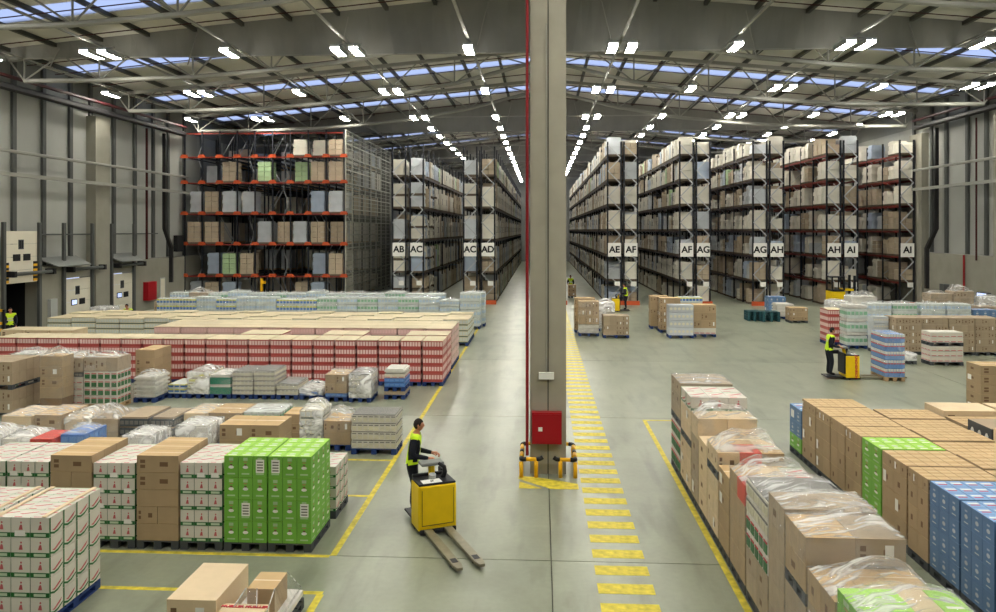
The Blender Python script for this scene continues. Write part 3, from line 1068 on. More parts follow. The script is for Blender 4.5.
def carton_mesh(style, w, d, h, variant=0):
    key = ('car', style, round(w, 3), round(d, 3), round(h, 3), variant)
    if key in CACHE: return CACHE[key]
    mb = MB()
    E = 0.0015
    def fr(pts, m): mb.poly([(-w / 2 + u * w, -d / 2 - E, v * h) for u, v in pts], m)
    def rt(pts, m): mb.poly([(w / 2 + E, -d / 2 + u * d, v * h) for u, v in pts], m)
    def lf(pts, m): mb.poly([(-w / 2 - E, d / 2 - u * d, v * h) for u, v in pts], m)
    def tp(pts, m): mb.poly([(-w / 2 + u * w, -d / 2 + v * d, h + E) for u, v in pts], m)
    def R4(u0, u1, v0, v1): return [(u0, v0), (u1, v0), (u1, v1), (u0, v1)]
    if style == 'white':
        mb.box(-w / 2, w / 2, -d / 2, d / 2, 0, h, 'carton_white')
        fr(R4(0.0, 1.0, 0.0, 0.24), 'band_green'); 
        E = 0.003; fr(R4(0.18, 0.82, 0.05, 0.19), 'label_green'); E = 0.0015
        fr([(0.40, 0.38), (0.62, 0.38), (0.58, 0.62), (0.52, 0.66), (0.46, 0.6)], 'print_pink')
        fr(ell(0.53, 0.75, 0.05, 0.06, 8), 'print_pink')
        for f in (rt, lf):
            f(R4(0.0, 0.1, 0.0, 1.0), 'band_green')
            f([(0.1, 0.16), (0.35, 0.06), (0.65, 0.1), (1.0, 0.3), (1.0, 0.38), (0.62, 0.2), (0.35, 0.17), (0.1, 0.26)], 'band_green')
            f([(0.2, 0.3), (0.4, 0.22), (0.8, 0.42), (0.95, 0.62), (0.7, 0.5), (0.4, 0.34)], 'print_pink')
        tp([(0.06, 0.5), (0.3, 0.4), (0.94, 0.66), (0.94, 0.78), (0.3, 0.52)], 'print_pink')
        tp(R4(0.1, 0.5, 0.06, 0.14), 'print_pink')
        tp(R4(0.0, 1.0, 0.9, 1.0), 'label_green')
        if variant == 1:
            E = 0.004; fr(R4(0.2, 0.75, 0.05, 0.34), 'label_white')
    elif style == 'green':
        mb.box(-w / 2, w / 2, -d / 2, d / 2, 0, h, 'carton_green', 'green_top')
        for f in (fr, rt, lf):
            f(ell(0.5, 0.47, 0.2, 0.075), 'label_white')
            f(ell(0.5, 0.58, 0.1, 0.045), 'print_brown')
            f(R4(0.34, 0.66, 0.78, 0.92), 'rack_green')
            f(R4(0.22, 0.78, 0.13, 0.2), 'rack_green')
            f(R4(0.38, 0.62, 0.7, 0.73), 'print_pink')
        tp(ell(0.5, 0.55, 0.24, 0.16), 'label_green')
        tp(R4(0.2, 0.8, 0.16, 0.26), 'label_white')
        if variant == 1:
            E = 0.004; fr(R4(0.22, 0.82, 0.22, 0.84), 'label_white')
            E = 0.006
            for q in range(4): fr(R4(0.3, 0.74, 0.3 + q * 0.13, 0.36 + q * 0.13), 'print_grey')
    elif style == 'blue':
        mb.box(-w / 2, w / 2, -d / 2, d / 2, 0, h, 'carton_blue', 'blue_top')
        for f in (fr, rt, lf):
            f(ell(0.5, 0.45, 0.16, 0.1), 'rack_grey')
            f(R4(0.38, 0.62, 0.66, 0.74), 'rack_blue')
            f(R4(0.3, 0.7, 0.16, 0.2), 'bottle_white')
        tp(R4(0.2, 0.8, 0.3, 0.42), 'print_red')
        tp(R4(0.15, 0.85, 0.5, 0.72), 'bottle_white')
        if variant == 1:
            E = 0.004; lf(R4(0.25, 0.8, 0.15, 0.7), 'label_white')
    else:                                   # plain cardboard: brown, pale, grey
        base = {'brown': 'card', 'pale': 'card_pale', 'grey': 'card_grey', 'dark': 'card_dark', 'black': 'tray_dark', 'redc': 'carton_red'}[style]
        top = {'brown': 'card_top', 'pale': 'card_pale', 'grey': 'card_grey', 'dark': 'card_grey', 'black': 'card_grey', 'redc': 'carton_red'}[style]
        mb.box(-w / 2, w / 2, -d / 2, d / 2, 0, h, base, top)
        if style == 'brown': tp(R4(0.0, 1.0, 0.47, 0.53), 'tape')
        if variant >= 1:
            fr(R4(0.08, 0.2, 0.55, 0.75), 'print_brown'); fr(R4(0.08, 0.2, 0.25, 0.45), 'print_brown')
            fr(R4(0.55, 0.75, 0.35, 0.62), 'print_brown'); lf(R4(0.3, 0.5, 0.35, 0.6), 'print_brown')
        if variant == 2:
            E = 0.003; fr(R4(0.58, 0.76, 0.3, 0.78), 'label_white'); lf(R4(0.1, 0.35, 0.2, 0.75), 'label_white')
        if style == 'black':
            for q in range(3): lf(ell(0.2 + q * 0.3, 0.5, 0.08, 0.25), 'label_white')
    CACHE[key] = mb.mesh('carton')
    return CACHE[key]

def layer_mesh(style, w, d, h):
    key = ('lay', style, round(w, 2), round(d, 2), round(h, 3))
    if key in CACHE: return CACHE[key]
    mb = MB()
    w2, d2 = w / 2, d / 2
    def columns(step, parts, inset=0.0, sides=(0, 1, 2)):
        def strip(a, b, z0, z1, m, sd):
            e = 0.012
            if sd == 0: mb.box(a, b, -d2 - e, -d2 + 0.02, z0, z1, m)
            elif sd == 1: mb.box(w2 - 0.02, w2 + e, a, b, z0, z1, m)
            else: mb.box(-w2 - e, -w2 + 0.02, a, b, z0, z1, m)
        for sd in sides:
            L = w if sd == 0 else d
            n = max(2, int(round(L / step)))
            for k in range(n):
                a = -L / 2 + L * (k + 0.14) / n
                b = -L / 2 + L * (k + 0.86) / n
                for z0, z1, m in parts:
                    strip(a, b, z0 * h, z1 * h, m, sd)
    if style == 'red':
        mb.box(-w2, w2, -d2, d2, 0, h - 0.006, 'film_red')
        columns(0.1, [(0.34, 0.86, 'bottle_pink')])
    elif style == 'pink':
        mb.box(-w2, w2, -d2, d2, 0.02, h, 'pink_pack')
        mb.box(-w2 + 0.01, w2 - 0.01, -d2 + 0.01, d2 - 0.01, 0, 0.02, 'pack_line')
        columns(0.12, [(0.35, 0.8, 'bottle_pink')])
    elif style == 'pale':
        mb.box(-w2, w2, -d2, d2, 0.05, h, 'pale_pack')
        mb.box(-w2 + 0.015, w2 - 0.015, -d2 + 0.015, d2 - 0.015, 0, 0.05, 'pack_line')
        columns(0.13, [(0.35, 0.85, 'bottle_white')])
    elif style in ('bottle', 'bottleblue', 'bottlegreen'):
        mb.box(-w2 + 0.02, w2 - 0.02, -d2 + 0.02, d2 - 0.02, 0, h * 0.96, 'bottle_white')
        mid = {'bottle': 'bottle_ice', 'bottleblue': 'bottle_blue', 'bottlegreen': 'bottle_green'}[style]
        alt = 'bottle_white' if style == 'bottle' else ('bottle_yellow' if style == 'bottleblue' else 'bottle_white')
        columns(0.2, [(0.06, 0.34, 'bottle_white'), (0.36, 0.7, mid), (0.72, 0.93, alt)])
    elif style == 'water':
        mb.box(-w2 + 0.02, w2 - 0.02, -d2 + 0.02, d2 - 0.02, 0, h * 0.97, 'water_blue')
        columns(0.1, [(0.05, 0.45, 'water_blue'), (0.5, 0.62, 'print_pink'), (0.66, 0.95, 'bottle_white')])
    elif style == 'crate':
        mb.box(-w2, w2, -d2, d2, 0, h - 0.02, 'carton_white')
        mb.box(-w2 + 0.02, w2 - 0.02, -d2 + 0.02, d2 - 0.02, h - 0.02, h, 'print_grey')
        columns(0.14, [(0.15, 0.6, 'pale_pack')])
        columns(0.14, [(0.7, 0.8, 'print_grey')])
    elif style == 'sack':
        mb.box(-w2, w2, -d2, d2, 0.04, h - 0.03, 'sack')
        mb.box(-w2 + 0.05, w2 - 0.05, -d2 + 0.05, d2 - 0.05, 0, h, 'sack')
    elif style == 'tealband':
        mb.box(-w2, w2, -d2, d2, 0, h * 0.72, 'teal_green')
        mb.box(-w2 + 0.01, w2 - 0.01, -d2 + 0.01, d2 - 0.01, h * 0.72, h, 'sack')
    elif style == 'fruit':
        mb.box(-w2, w2, -d2, d2, 0, h - 0.03, 'pale_pack')
        mb.box(-w2 + 0.02, w2 - 0.02, -d2 + 0.02, d2 - 0.02, h - 0.03, h, 'print_brown')
        columns(0.3, [(0.3, 0.7, 'bottle_yellow')])
    elif style == 'tray':
        mb.box(-w2, w2, -d2, d2, 0, h * 0.8, 'tray_dark')
        mb.box(-w2 + 0.03, w2 - 0.03, -d2 + 0.03, d2 - 0.03, h * 0.8, h, 'card_grey')
        columns(0.12, [(0.2, 0.6, 'print_grey')])
    elif style == 'darkgreen':
        mb.box(-w2, w2, -d2, d2, 0, h - 0.01, 'carton_white')
        columns(0.22, [(0.08, 0.6, 'band_green'), (0.66, 0.75, 'print_red')])
    elif style == 'redwhite':
        mb.box(-w2, w2, -d2, d2, 0, h - 0.01, 'carton_white')
        columns(0.25, [(0.12, 0.24, 'print_pink'), (0.5, 0.62, 'pale_pack')])
    elif style == 'bluebox':
        mb.box(-w2, w2, -d2, d2, 0, h - 0.01, 'bottle_blue')
        columns(0.16, [(0.25, 0.7, 'water_blue')])
    elif style == 'roundel':
        mb.box(-w2, w2, -d2, d2, 0, h - 0.015, 'rack_grey')
        n = 6
        for k in range(n):
            cx = -w2 + w * (k + 0.5) / n
            mb.tube([(cx, -d2 - 0.012, h * 0.5), (cx, -d2 + 0.01, h * 0.5)], min(w / n, h) * 0.36, 'pale_pack', 8)
    CACHE[key] = mb.mesh('layer')
    return CACHE[key]

def wrap_mesh(w, d, z0, z1, lump, seed, m='wrap', skirt=None):
    """Stretch film: sides plus a crumpled top sheet that drapes over the edges."""
    rr = random.Random(seed)
    mb = MB()
    nx, ny = 12, 12
    bumps = [(rr.uniform(-0.3, 0.3) * w, rr.uniform(-0.3, 0.3) * d, rr.uniform(0.2, 0.4) * min(w, d), rr.uniform(0.15, 0.6)) for _ in range(4)]
    ridge = [(rr.uniform(0, math.pi), rr.uniform(4, 11), rr.uniform(0, 6)) for _ in range(3)]
    e = 0.01
    def zt(x, y):
        u = min(1 - abs(x) / (w / 2 + e), 1 - abs(y) / (d / 2 + e))
        f = min(1.0, max(0.0, u) * 3.2)
        g = sum(a * math.exp(-((x - bx) ** 2 + (y - by) ** 2) / (2 * s * s)) for bx, by, s, a in bumps)
        q = sum(abs(math.sin((x * math.cos(t) + y * math.sin(t)) * k + p)) for t, k, p in ridge) / 3
        return z1 + 0.012 + lump * f * (0.75 * g + 0.35 * q)
    X = [-w / 2 - e + (w + 2 * e) * i / nx for i in range(nx + 1)]
    Y = [-d / 2 - e + (d + 2 * e) * j / ny for j in range(ny + 1)]
    idx = {}
    for i, x in enumerate(X):
        for j, y in enumerate(Y):
            idx[i, j] = len(mb.v)
            mb.v.append((x + (rr.uniform(-0.015, 0.015) if 0 < i < nx else 0), y + (rr.uniform(-0.015, 0.015) if 0 < j < ny else 0), zt(x, y)))
    k = mb.slot(m)
    for i in range(nx):
        for j in range(ny):
            mb.f.append((idx[i, j], idx[i + 1, j], idx[i + 1, j + 1], idx[i, j + 1])); mb.m.append(k)
    ks = mb.slot(skirt or ('wrap_side' if m == 'wrap' else m))
    loop = [(i, 0) for i in range(nx)] + [(nx, j) for j in range(ny)] + [(i, ny) for i in range(nx, 0, -1)] + [(0, j) for j in range(ny, 0, -1)]
    low = []
    for a in loop:
        x, y, z = mb.v[idx[a]]
        low.append(len(mb.v)); mb.v.append((x, y, z0 + rr.uniform(0, 0.03)))
    n = len(loop)
    for q in range(n):
        a, b = idx[loop[q]], idx[loop[(q + 1) % n]]
        mb.f.append((a, low[q], low[(q + 1) % n], b)); mb.m.append(ks)
    return mb.mesh('stretch_wrap', True)

SEED = [100]
def load(label, x0, x1, y0, y1, ztop, spec, pal='wood', wrap=None, group=None, name='pallet_load', z0=0.0, board=None, lid_h=0.0, rz=0.0):
    """One wrapped pallet load: the pallet, its cartons or layers, and the film. spec: list of rows from the bottom,
    each ('c', style, nx, ny) for single cartons or ('l', style) for one full layer; ('p',) is a pallet in between."""
    w, d = x1 - x0, y1 - y0
    t = thing(name, label, 'pallet load', ((x0 + x1) / 2, (y0 + y1) / 2, z0), rz, group)
    obj('pallet', pallet_mesh(w, d, {'wood': 'wood', 'blue': 'pallet_blue', 'dark': 'pallet_dark'}[pal]), t)
    npal = sum(1 for s in spec if s[0] == 'p')
    avail = ztop - z0 - 0.146 - 0.146 * npal
    wt = [0 if s[0] == 'p' else (s[4] if s[0] == 'c' and len(s) > 4 else (s[2] if s[0] == 'l' and len(s) > 2 else 1.0)) for s in spec]
    tot = sum(wt)
    z = 0.146
    for k, s in enumerate(spec):
        if s[0] == 'p':
            obj('pallet', pallet_mesh(w, d, {'wood': 'wood', 'blue': 'pallet_blue', 'dark': 'pallet_dark'}[s[1] if len(s) > 1 else pal]), t, (0, 0, z))
            z += 0.146
            continue
        h = avail * wt[k] / tot
        if s[0] == 'l':
            obj('layer', layer_mesh(s[1], w - 0.02, d - 0.02, round(h - 0.004, 3)), t, (0, 0, z))
        else:
            nx, ny = s[2], s[3]
            last = k == len(spec) - 1
            cw, cd = w / nx, d / ny
            for i in range(nx):
                for j in range(ny):
                    if 0 < i < nx - 1 and 0 < j < ny - 1 and not last: continue
                    if not last and j == ny - 1 and ny > 1 and 0 < i < nx - 1: continue
                    st = s[1] if isinstance(s[1], str) else s[1][RND.randrange(len(s[1]))]
                    var = RND.choice([0, 0, 1, 1, 2]) if st in ('brown', 'pale', 'grey') else (1 if RND.random() < 0.14 else 0)
                    obj('carton', carton_mesh(st, round(cw - 0.008, 3), round(cd - 0.008, 3), round(h - 0.006, 3), var), t,
                        (-w / 2 + cw * (i + 0.5), -d / 2 + cd * (j + 0.5), z))
        z += h
    if board:
        mb = MB(); mb.box(-w / 2 - 0.01, w / 2 + 0.01, -d / 2 - 0.01, d / 2 + 0.01, 0, 0.012, board); obj('cover_sheet', mb, t, (0, 0, z))
        z += 0.012
    if wrap:
        SEED[0] += 1
        lump, m = wrap
        obj('stretch_wrap', wrap_mesh(w, d, 0.13, z, lump, SEED[0], m), t)
    return t

# ------------------------------------------------------------------ floor loads, left side
mat('carton_red', (206, 60, 44), 0.5)
def C(style, nx, ny, n, wt=1.0):
    return [('c', style, nx, ny, wt)] * n
def L(style, n, wt=1.0):
    return [('l', style, wt)] * n

GA = 'carton pallets in the front left row'
load('white carton pallet with green bands, between the green and the brown pallet', -6.20, -5.46, 13.1, 14.3, 1.505, C('white', 3, 3, 5), 'dark', group=GA)
load('brown carton pallet between two white carton pallets, nearer the green ones', -6.97, -6.23, 13.1, 14.3, 1.615, C('brown', 1, 3, 1) + C('brown', 2, 3, 1) + C('brown', 1, 3, 3), 'dark', group=GA)
load('white carton pallet with green bands, between the two brown pallets', -7.74, -7.00, 13.1, 14.3, 1.475, C('white', 3, 3, 5), 'dark', group=GA)
load('brown carton pallet behind the big white carton pallet at the left', -8.51, -7.77, 13.1, 14.3, 1.595, C('brown', 1, 3, 3) + C('brown', 2, 3, 1) + C('brown', 1, 3, 1), 'dark', group=GA)
load('white carton pallet left of the farther brown carton pallet', -9.29, -8.54, 13.1, 14.3, 1.475, C('white', 3, 3, 5), 'dark', group=GA)
load('white carton pallet at the left picture edge, behind the front pallets', -10.07, -9.32, 13.1, 14.3, 1.475, C('white', 3, 3, 5), 'dark', group=GA)
load('bright green carton pallet, left of the two green ones', -5.43, -4.68, 13.1, 14.3, 1.635, C('green', 3, 4, 4), 'dark', group=GA)
load('bright green carton pallet, right of the two green ones', -4.66, -3.91, 13.1, 14.3, 1.635, C('green', 3, 4, 4), 'dark', group=GA)
t1 = load('big white carton pallet with wooden edge boards at the lower left', -7.6, -6.77, 10.4, 11.65, 1.53, C('white', 3, 4, 5), 'blue')
t2 = load('white carton pallet cut by the left edge of the picture, in front', -8.48, -7.65, 10.4, 11.65, 1.53, C('white', 3, 4, 5), 'blue')
for t in (t1, t2):
    for x in (-0.36, 0.30):
        mb = MB(); mb.box(x, x + 0.06, -0.62, 0.62, 1.53, 1.545, 'card_pale'); obj('edge_board', mb, t)
load('low white carton pallet behind the right green pallet', -4.68, -3.90, 14.65, 15.6, 1.0, C('white', 3, 3, 4), 'dark')
load('long flat beige carton on a pallet at the bottom edge', -4.97, -4.29, 10.1, 11.25, 0.6, C('pale', 1, 1, 1), 'wood')
lp = thing('low_pallet', 'low film-wrapped pallet with one small brown carton on it', 'pallet load', (-3.83, 10.55, 0))
obj('pallet', pallet_mesh(0.76, 1.3, 'pallet_dark'), lp)
obj('base_sheet', layer_mesh('sack', 0.74, 1.28, 0.14), lp, (0, 0, 0.146))
obj('carton', carton_mesh('brown', 0.38, 0.52, 0.36, 0), lp, (0.05, 0.06, 0.29))
cb = obj('carton', carton_mesh('pale', 0.6, 0.5, 0.2, 0), lp, (-0.1, -0.55, 0.29))
tx = obj('lettering', text_mesh('MUELLER MUELLER', 0.075, 'print_red'), cb, (0, 0.16, 0.207))
mb = MB()
for a, b in (((-0.15, -0.21, 0.66), (-0.36, -0.62, 0.3)), ((0.0, -0.21, 0.66), (0.14, -0.62, 0.3)), ((0.24, -0.2, 0.66), (0.2, -0.62, 0.3)), ((0.24, 0.32, 0.66), (0.36, 0.6, 0.3))):
    mb.bar(a, b, 0.012, 'wrap_white')
mb.poly([(-0.15, -0.21, 0.66), (-0.36, -0.62, 0.3), (0.14, -0.62, 0.3), (0.0, -0.21, 0.66)], 'wrap_side')
mb.poly([(0.24, -0.2, 0.66), (0.36, -0.6, 0.3), (0.36, 0.6, 0.3), (0.24, 0.32, 0.66)], 'wrap_side')
obj('stretch_wrap', mb, lp)

W, WW = 'wrap', 'wrap_white'
load('two brown cartons wide on a pallet behind the green pallets', -7.15, -5.80, 17.0, 17.9, 1.17, C('brown', 2, 1, 3), 'wood')
load('wrapped pallet with white cartons and blue packs left of the two brown cartons', -7.95, -7.25, 16.6, 17.5, 1.22, L('bluebox', 2) + L('sack', 2), 'wood', wrap=(0.08, WW))
load('low white wrapped lump behind the white carton pallet', -9.03, -8.40, 16.4, 17.3, 1.05, L('sack', 4), 'wood', wrap=(0.08, WW))
load('wrapped mixed pallet with a red carton on top at the left', -11.05, -10.55, 16.3, 17.1, 0.98, C('grey', 1, 2, 2) + C('redc', 1, 1, 1), 'wood', wrap=(0.05, 'wrap_side'))
load('wrapped pallet with blue packs next to the red carton', -10.50, -9.95, 16.5, 17.4, 1.04, L('sack', 2) + L('bluebox', 2), 'wood', wrap=(0.1, W))
load('white wrapped mixed pallet left of the red carton', -11.75, -11.12, 16.4, 17.3, 0.95, L('sack', 3) + L('redwhite', 1), 'wood', wrap=(0.14, WW))
load('white wrapped mixed pallet at the left picture edge', -12.65, -11.85, 16.4, 17.3, 1.0, L('sack', 3), 'wood', wrap=(0.14, WW))
GD = 'wrapped pallets in the second row on the left'
load('stack of white crates with grey lines beside the yellow line', -4.65, -3.53, 18.9, 19.75, 0.98, L('crate', 4), 'blue', wrap=(0.0, 'wrap_side'), group=GD)
load('brown carton pallet under crumpled white film, left of the white crates', -5.42, -4.74, 19.2, 20.1, 0.74, C('brown', 2, 1, 2), 'blue', wrap=(0.32, W), group=GD)
load('peaked white film-wrapped bottle pallet left of the crumpled film one', -6.02, -5.46, 19.2, 20.1, 0.98, L('pale', 4), 'blue', wrap=(0.21, WW), group=GD)
load('narrow brown carton pallet beside the peaked white film one', -6.5, -6.08, 19.4, 20.2, 0.85, C('brown', 1, 2, 3), 'wood', group=GD)
load('pale green and white pallet behind the two brown cartons', -7.5, -6.55, 19.3, 20.3, 0.92, L('sack', 2) + L('bottlegreen', 1), 'wood', wrap=(0.04, W), group=GD)
load('wide flat brown carton pallet behind the blue packs', -8.4, -7.54, 19.3, 20.4, 0.88, C('brown', 1, 1, 2), 'wood', wrap=(0.02, 'wrap_side'), group=GD)
load('flat cream carton pallet beside the wide flat brown one', -9.04, -8.45, 19.3, 20.4, 0.86, C('pale', 1, 2, 2), 'wood', wrap=(0.05, W), group=GD)
load('stack of dark trays with grey tops, right of two', -9.7, -9.1, 18.9, 20.0, 0.84, L('tray', 3), 'wood', wrap=(0.03, 'wrap_side'), group=GD)
load('stack of dark trays with grey tops, left of two', -10.5, -9.76, 18.9, 20.2, 0.84, L('tray', 3), 'wood', group=GD)
load('pale cardboard pallet under shiny film left of the trays', -11.28, -10.58, 19.0, 20.2, 0.76, C('grey', 2, 2, 2), 'wood', wrap=(0.22, W), group=GD)
load('pale wrapped pallet with slanted film beside the long brown carton', -11.98, -11.34, 19.0, 20.2, 0.75, C('pale', 1, 2, 2), 'wood', wrap=(0.21, WW), group=GD)
load('long brown carton pallet in the left second row', -12.76, -12.06, 19.0, 20.2, 0.84, C('brown', 1, 2, 2), 'wood', wrap=(0.06, W), group=GD)
load('cream carton pallet farthest left in the second row', -13.62, -12.84, 19.0, 20.2, 0.8, C('pale', 1, 2, 2), 'wood', wrap=(0.1, W), group=GD)
load('double-stacked brown carton pallets at the left edge', -16.7, -15.45, 22.0, 23.3, 1.64, C('grey', 4, 4, 2) + [('p', 'dark')] + C('grey', 4, 4, 2), 'dark')
load('tall brown pallet with a crumpled film top beside the double stack', -15.0, -14.32, 22.6, 23.2, 1.72, C('dark', 1, 1, 1) + C('brown', 1, 1, 4), 'wood', wrap=(0.25, W))
load('red and white carton pallet with a grey film top', -14.75, -14.1, 23.3, 24.3, 1.55, L('redwhite', 4) + L('tray', 1, .8) + C('grey', 2, 1, 1, 2), 'wood', wrap=(0.2, W))
load('dark green and white carton pallet with a brown top layer', -14.08, -13.0, 23.3, 24.1, 1.58, L('darkgreen', 4) + C('grey', 3, 1, 1, 1.7), 'wood', wrap=(0.14, W))
GE = 'small mixed pallets in front of the red bottle row'
load('tall narrow brown carton stack at the left end of the small pallets', -13.5, -12.85, 25.3, 26.5, 1.5, C('dark', 1, 1, 1) + C('brown', 1, 2, 4), 'wood', group=GE)
load('white sack pallet beside the tall narrow brown stack', -12.98, -12.26, 24.2, 25.2, 0.82, L('sack', 5), 'blue', wrap=(0.14, W), group=GE)
load('low pallet of blue and white trays', -12.2, -11.6, 24.9, 26.0, 0.46, L('bottleblue', 2), 'blue', group=GE)
load('pallet of cream fruit cartons left of the teal one', -11.55, -10.83, 24.9, 26.1, 0.85, L('fruit', 4), 'blue', wrap=(0.10, WW), group=GE)
load('teal green and white pallet in the small row', -10.8, -10.1, 24.9, 26.1, 0.78, L('tealband', 2), 'blue', wrap=(0.16, W), group=GE)
load('white carton pallet right of the teal pallet', -10.05, -9.37, 24.9, 26.1, 0.9, L('crate', 5), 'blue', wrap=(0.05, 'wrap_side'), group=GE)
load('second white carton pallet right of the teal pallet', -9.33, -8.64, 24.9, 26.1, 0.92, L('crate', 5), 'blue', wrap=(0.05, 'wrap_side'), group=GE)
load('low two-layer white carton pallet in the small row', -8.58, -7.88, 24.9, 26.1, 0.51, L('crate', 2), 'blue', wrap=(0.04, W), group=GE)
load('low lumpy white and blue wrapped pallet', -7.82, -7.06, 24.9, 25.9, 0.36, L('bluebox', 1) + L('sack', 1), 'blue', wrap=(0.14, WW), group=GE)
load('brown wrapped pallet with a blue left side', -6.92, -6.22, 24.7, 25.7, 0.86, L('bluebox', 1, .4) + C('brown', 2, 2, 2), 'blue', wrap=(0.12, W), group=GE)
load('four-layer white bottle pallet with a film top', -6.12, -5.42, 24.6, 25.7, 0.9, L('crate', 4), 'blue', wrap=(0.10, WW), group=GE)
load('blue and grey double pallet standing at the yellow line', -5.09, -4.41, 25.1, 26.1, 0.98, C('grey', 1, 1, 1, .8) + [('p', 'blue')] + L('bluebox', 2) + L('redwhite', 1) + L('sack', 1), 'blue', group=GE)

for k in range(21):
    x1 = -3.45 - 0.78 * k
    load('red bottle pallet in the front red row, %s from the aisle' % ORD[k + 1], x1 - 0.72, x1, 27.3, 28.5, 1.59, L('red', 5), 'blue', group='red bottle pallets', board='cover_board')
for k in (0, 1, 4, 5, 8, 9):
    x1 = -3.45 - 0.78 * k
    load('red bottle pallet behind the front red row, over place %s from the aisle' % ORD[k + 1], x1 - 0.755, x1, 28.65, 29.85, 1.6, L('red', 5), 'blue', group='red bottle pallets', board='cover_board')
for r in range(3):
    for k in range(11):
        x1 = -3.5 - 1.1 * k
        load('pink drinks pallet, %s pink row behind the red ones, %s from the aisle' % (ORD[r + 1], ORD[k + 1]), x1 - 1.07, x1, 30.6 + 0.88 * r, 31.42 + 0.88 * r, 1.6, L('pink', 5), 'blue', group='pink drinks pallets', board='cover_board')
for r in range(4):
    for k in range(17):
        x1 = -3.45 - 1.215 * k
        load('cream drinks pallet, %s cream row, %s from the aisle' % (ORD[r + 1], ORD[k + 1]), x1 - 1.18, x1, 36.8 + 0.88 * r, 37.62 + 0.88 * r, 1.2 + (0.05 if (r + k) % 3 == 0 else 0), L('pale', 4), 'blue', group='cream drinks pallets', board='cover_board')
for k in range(16):
    x1 = -3.38 - 1.155 * k
    st = 'bottle'
    if k in (14, 15, 12): st = 'bottleblue'
    if k in (8, 9): st = 'bottleblue'
    if k in (5, 7, 3): st = 'bottlegreen'
    zt = 2.0 if k == 0 else (1.6 if k == 1 else (1.72 if st != 'bottleblue' else 1.6))
    load('white bottle pallet near the racks, front row, %s from the aisle' % ORD[k + 1], x1 - 1.12, x1, 43.2, 44.05, zt, L(st, 4), 'blue', group='white bottle pallets near the racks', wrap=(0.08, 'wrap'))
for k in range(16):
    x1 = -3.2 - 1.155 * k
    if k == 1: continue
    st = ['bottle', 'bottlegreen', 'bottle'][k % 3]
    load(('white bottle pallet near the racks, back row, %s from the aisle' if k != 14 else 'crumpled brown wrapped pallet in the back bottle row, %s from the aisle') % ORD[k + 1], x1 - 1.12, x1, 44.4, 45.25, 1.85 if k % 4 else 1.95,
         L(st, 4) if k != 14 else C('grey', 2, 2, 4), 'blue', group='white bottle pallets near the racks', wrap=(0.08 if k != 14 else 0.3, 'wrap'))
for k in range(3):
    load('low flat cream pallet at the far left, %s from the wall' % ORD[k + 1], -23.7 + 1.1 * k, -22.65 + 1.1 * k, 33.0, 34.2, 1.1, C('pale', 1, 1, 3), 'blue', board='cover_board', group='flat cream pallets')
load('white film-wrapped pallet with a green base behind the double stack', -17.9, -16.9, 25.3, 26.3, 1.32, L('darkgreen', 1) + L('sack', 4), 'wood', wrap=(0.12, W))
load('pale film-wrapped pallet between the double stack and the red row', -16.8, -15.7, 25.3, 26.3, 1.3, L('sack', 4), 'wood', wrap=(0.14, W))
load('white film-wrapped pallet by the lit dock door', -26.2, -25.0, 44.0, 45.0, 1.0, L('sack', 4), 'wood', wrap=(0.08, WW))
load('pale pallet beside the fire cabinet behind the bottle rows', -24.4, -23.4, 48.0, 49.0, 1.0, C('grey', 2, 2, 3), 'wood')

# ------------------------------------------------------------------ floor loads, right side
GR = 'film-wrapped mixed pallets along the right yellow line'
XA, XB = 3.06, 4.2
R1 = [
 ('mixed pallet at the far end of the right row, dark green cartons below', 17.36, 18.55, 2.12, L('darkgreen', 3) + [('p', 'dark')] + C('grey', 3, 2, 3, .8), (0.06, W)),
 ('white and red carton pallet, second of the right wrapped row from the far end', 16.15, 17.3, 2.08, C('pale', 3, 2, 3) + [('p', 'dark')] + C('pale', 3, 2, 2) + C('white', 3, 2, 1), (0.02, 'wrap_side')),
 ('white film-topped pallet, third of the right wrapped row from the far end', 15.42, 16.1, 1.82, C('grey', 2, 1, 3) + C('pale', 2, 1, 1), (0.3, W)),
 ('lower cream carton pallet between two film-topped ones on the right', 14.62, 15.38, 1.5, C('pale', 2, 1, 4), None),
 ('wrapped pallet with a bright red carton under the film', 13.72, 14.58, 1.64, C('pale', 2, 2, 3) + [('p', 'dark')] + C(('redc', 'pale', 'brown', 'pale', 'white'), 3, 3, 1), (0.32, W)),
 ('plain brown carton pallet between film-topped ones on the right', 12.92, 13.66, 1.45, C('brown', 2, 1, 4), None),
 ('brown pallet with red and white packs showing through crumpled film', 11.92, 12.86, 1.66, C('brown', 2, 1, 3) + C(('redc', 'pale', 'brown', 'white'), 3, 2, 1, .8), (0.3, W)),
 ('dark green and white carton pallet with bluish film on the right', 10.74, 11.86, 1.82, C('grey', 3, 2, 2, 1.3) + L('darkgreen', 2) + L('crate', 2), (0.2, W)),
 ('tall brown carton pallet with a shiny film top', 10.02, 10.7, 1.98, C('grey', 2, 1, 5), (0.12, W)),
 ('brown carton pallet with film strands and a dark tray below its top', 9.22, 9.98, 1.94, C('grey', 2, 1, 3) + [('p', 'dark')] + C(('grey', 'brown'), 2, 1, 2), (0.16, W)),
 ('brown pallet with white film folds, second from the bottom on the right', 8.32, 9.16, 1.62, C('grey', 2, 2, 3) + C(('brown', 'pale'), 3, 2, 1), (0.22, W)),
 ('green and white carton pallet under crumpled film at the bottom edge', 7.3, 8.26, 1.8, C('pale', 3, 2, 3) + C(('green', 'white', 'pale', 'green'), 4, 2, 1), (0.18, W)),
]
for lab, ya, yb, zt, spec, wr_ in R1:
    load(lab, XA, XB, ya, yb, zt, spec, 'dark', wrap=wr_, group=GR)
GC = 'carton pallets in the right block'
BR = lambda: C('brown', 5, 2, 3) + C('brown', 6, 4, 1, .6)
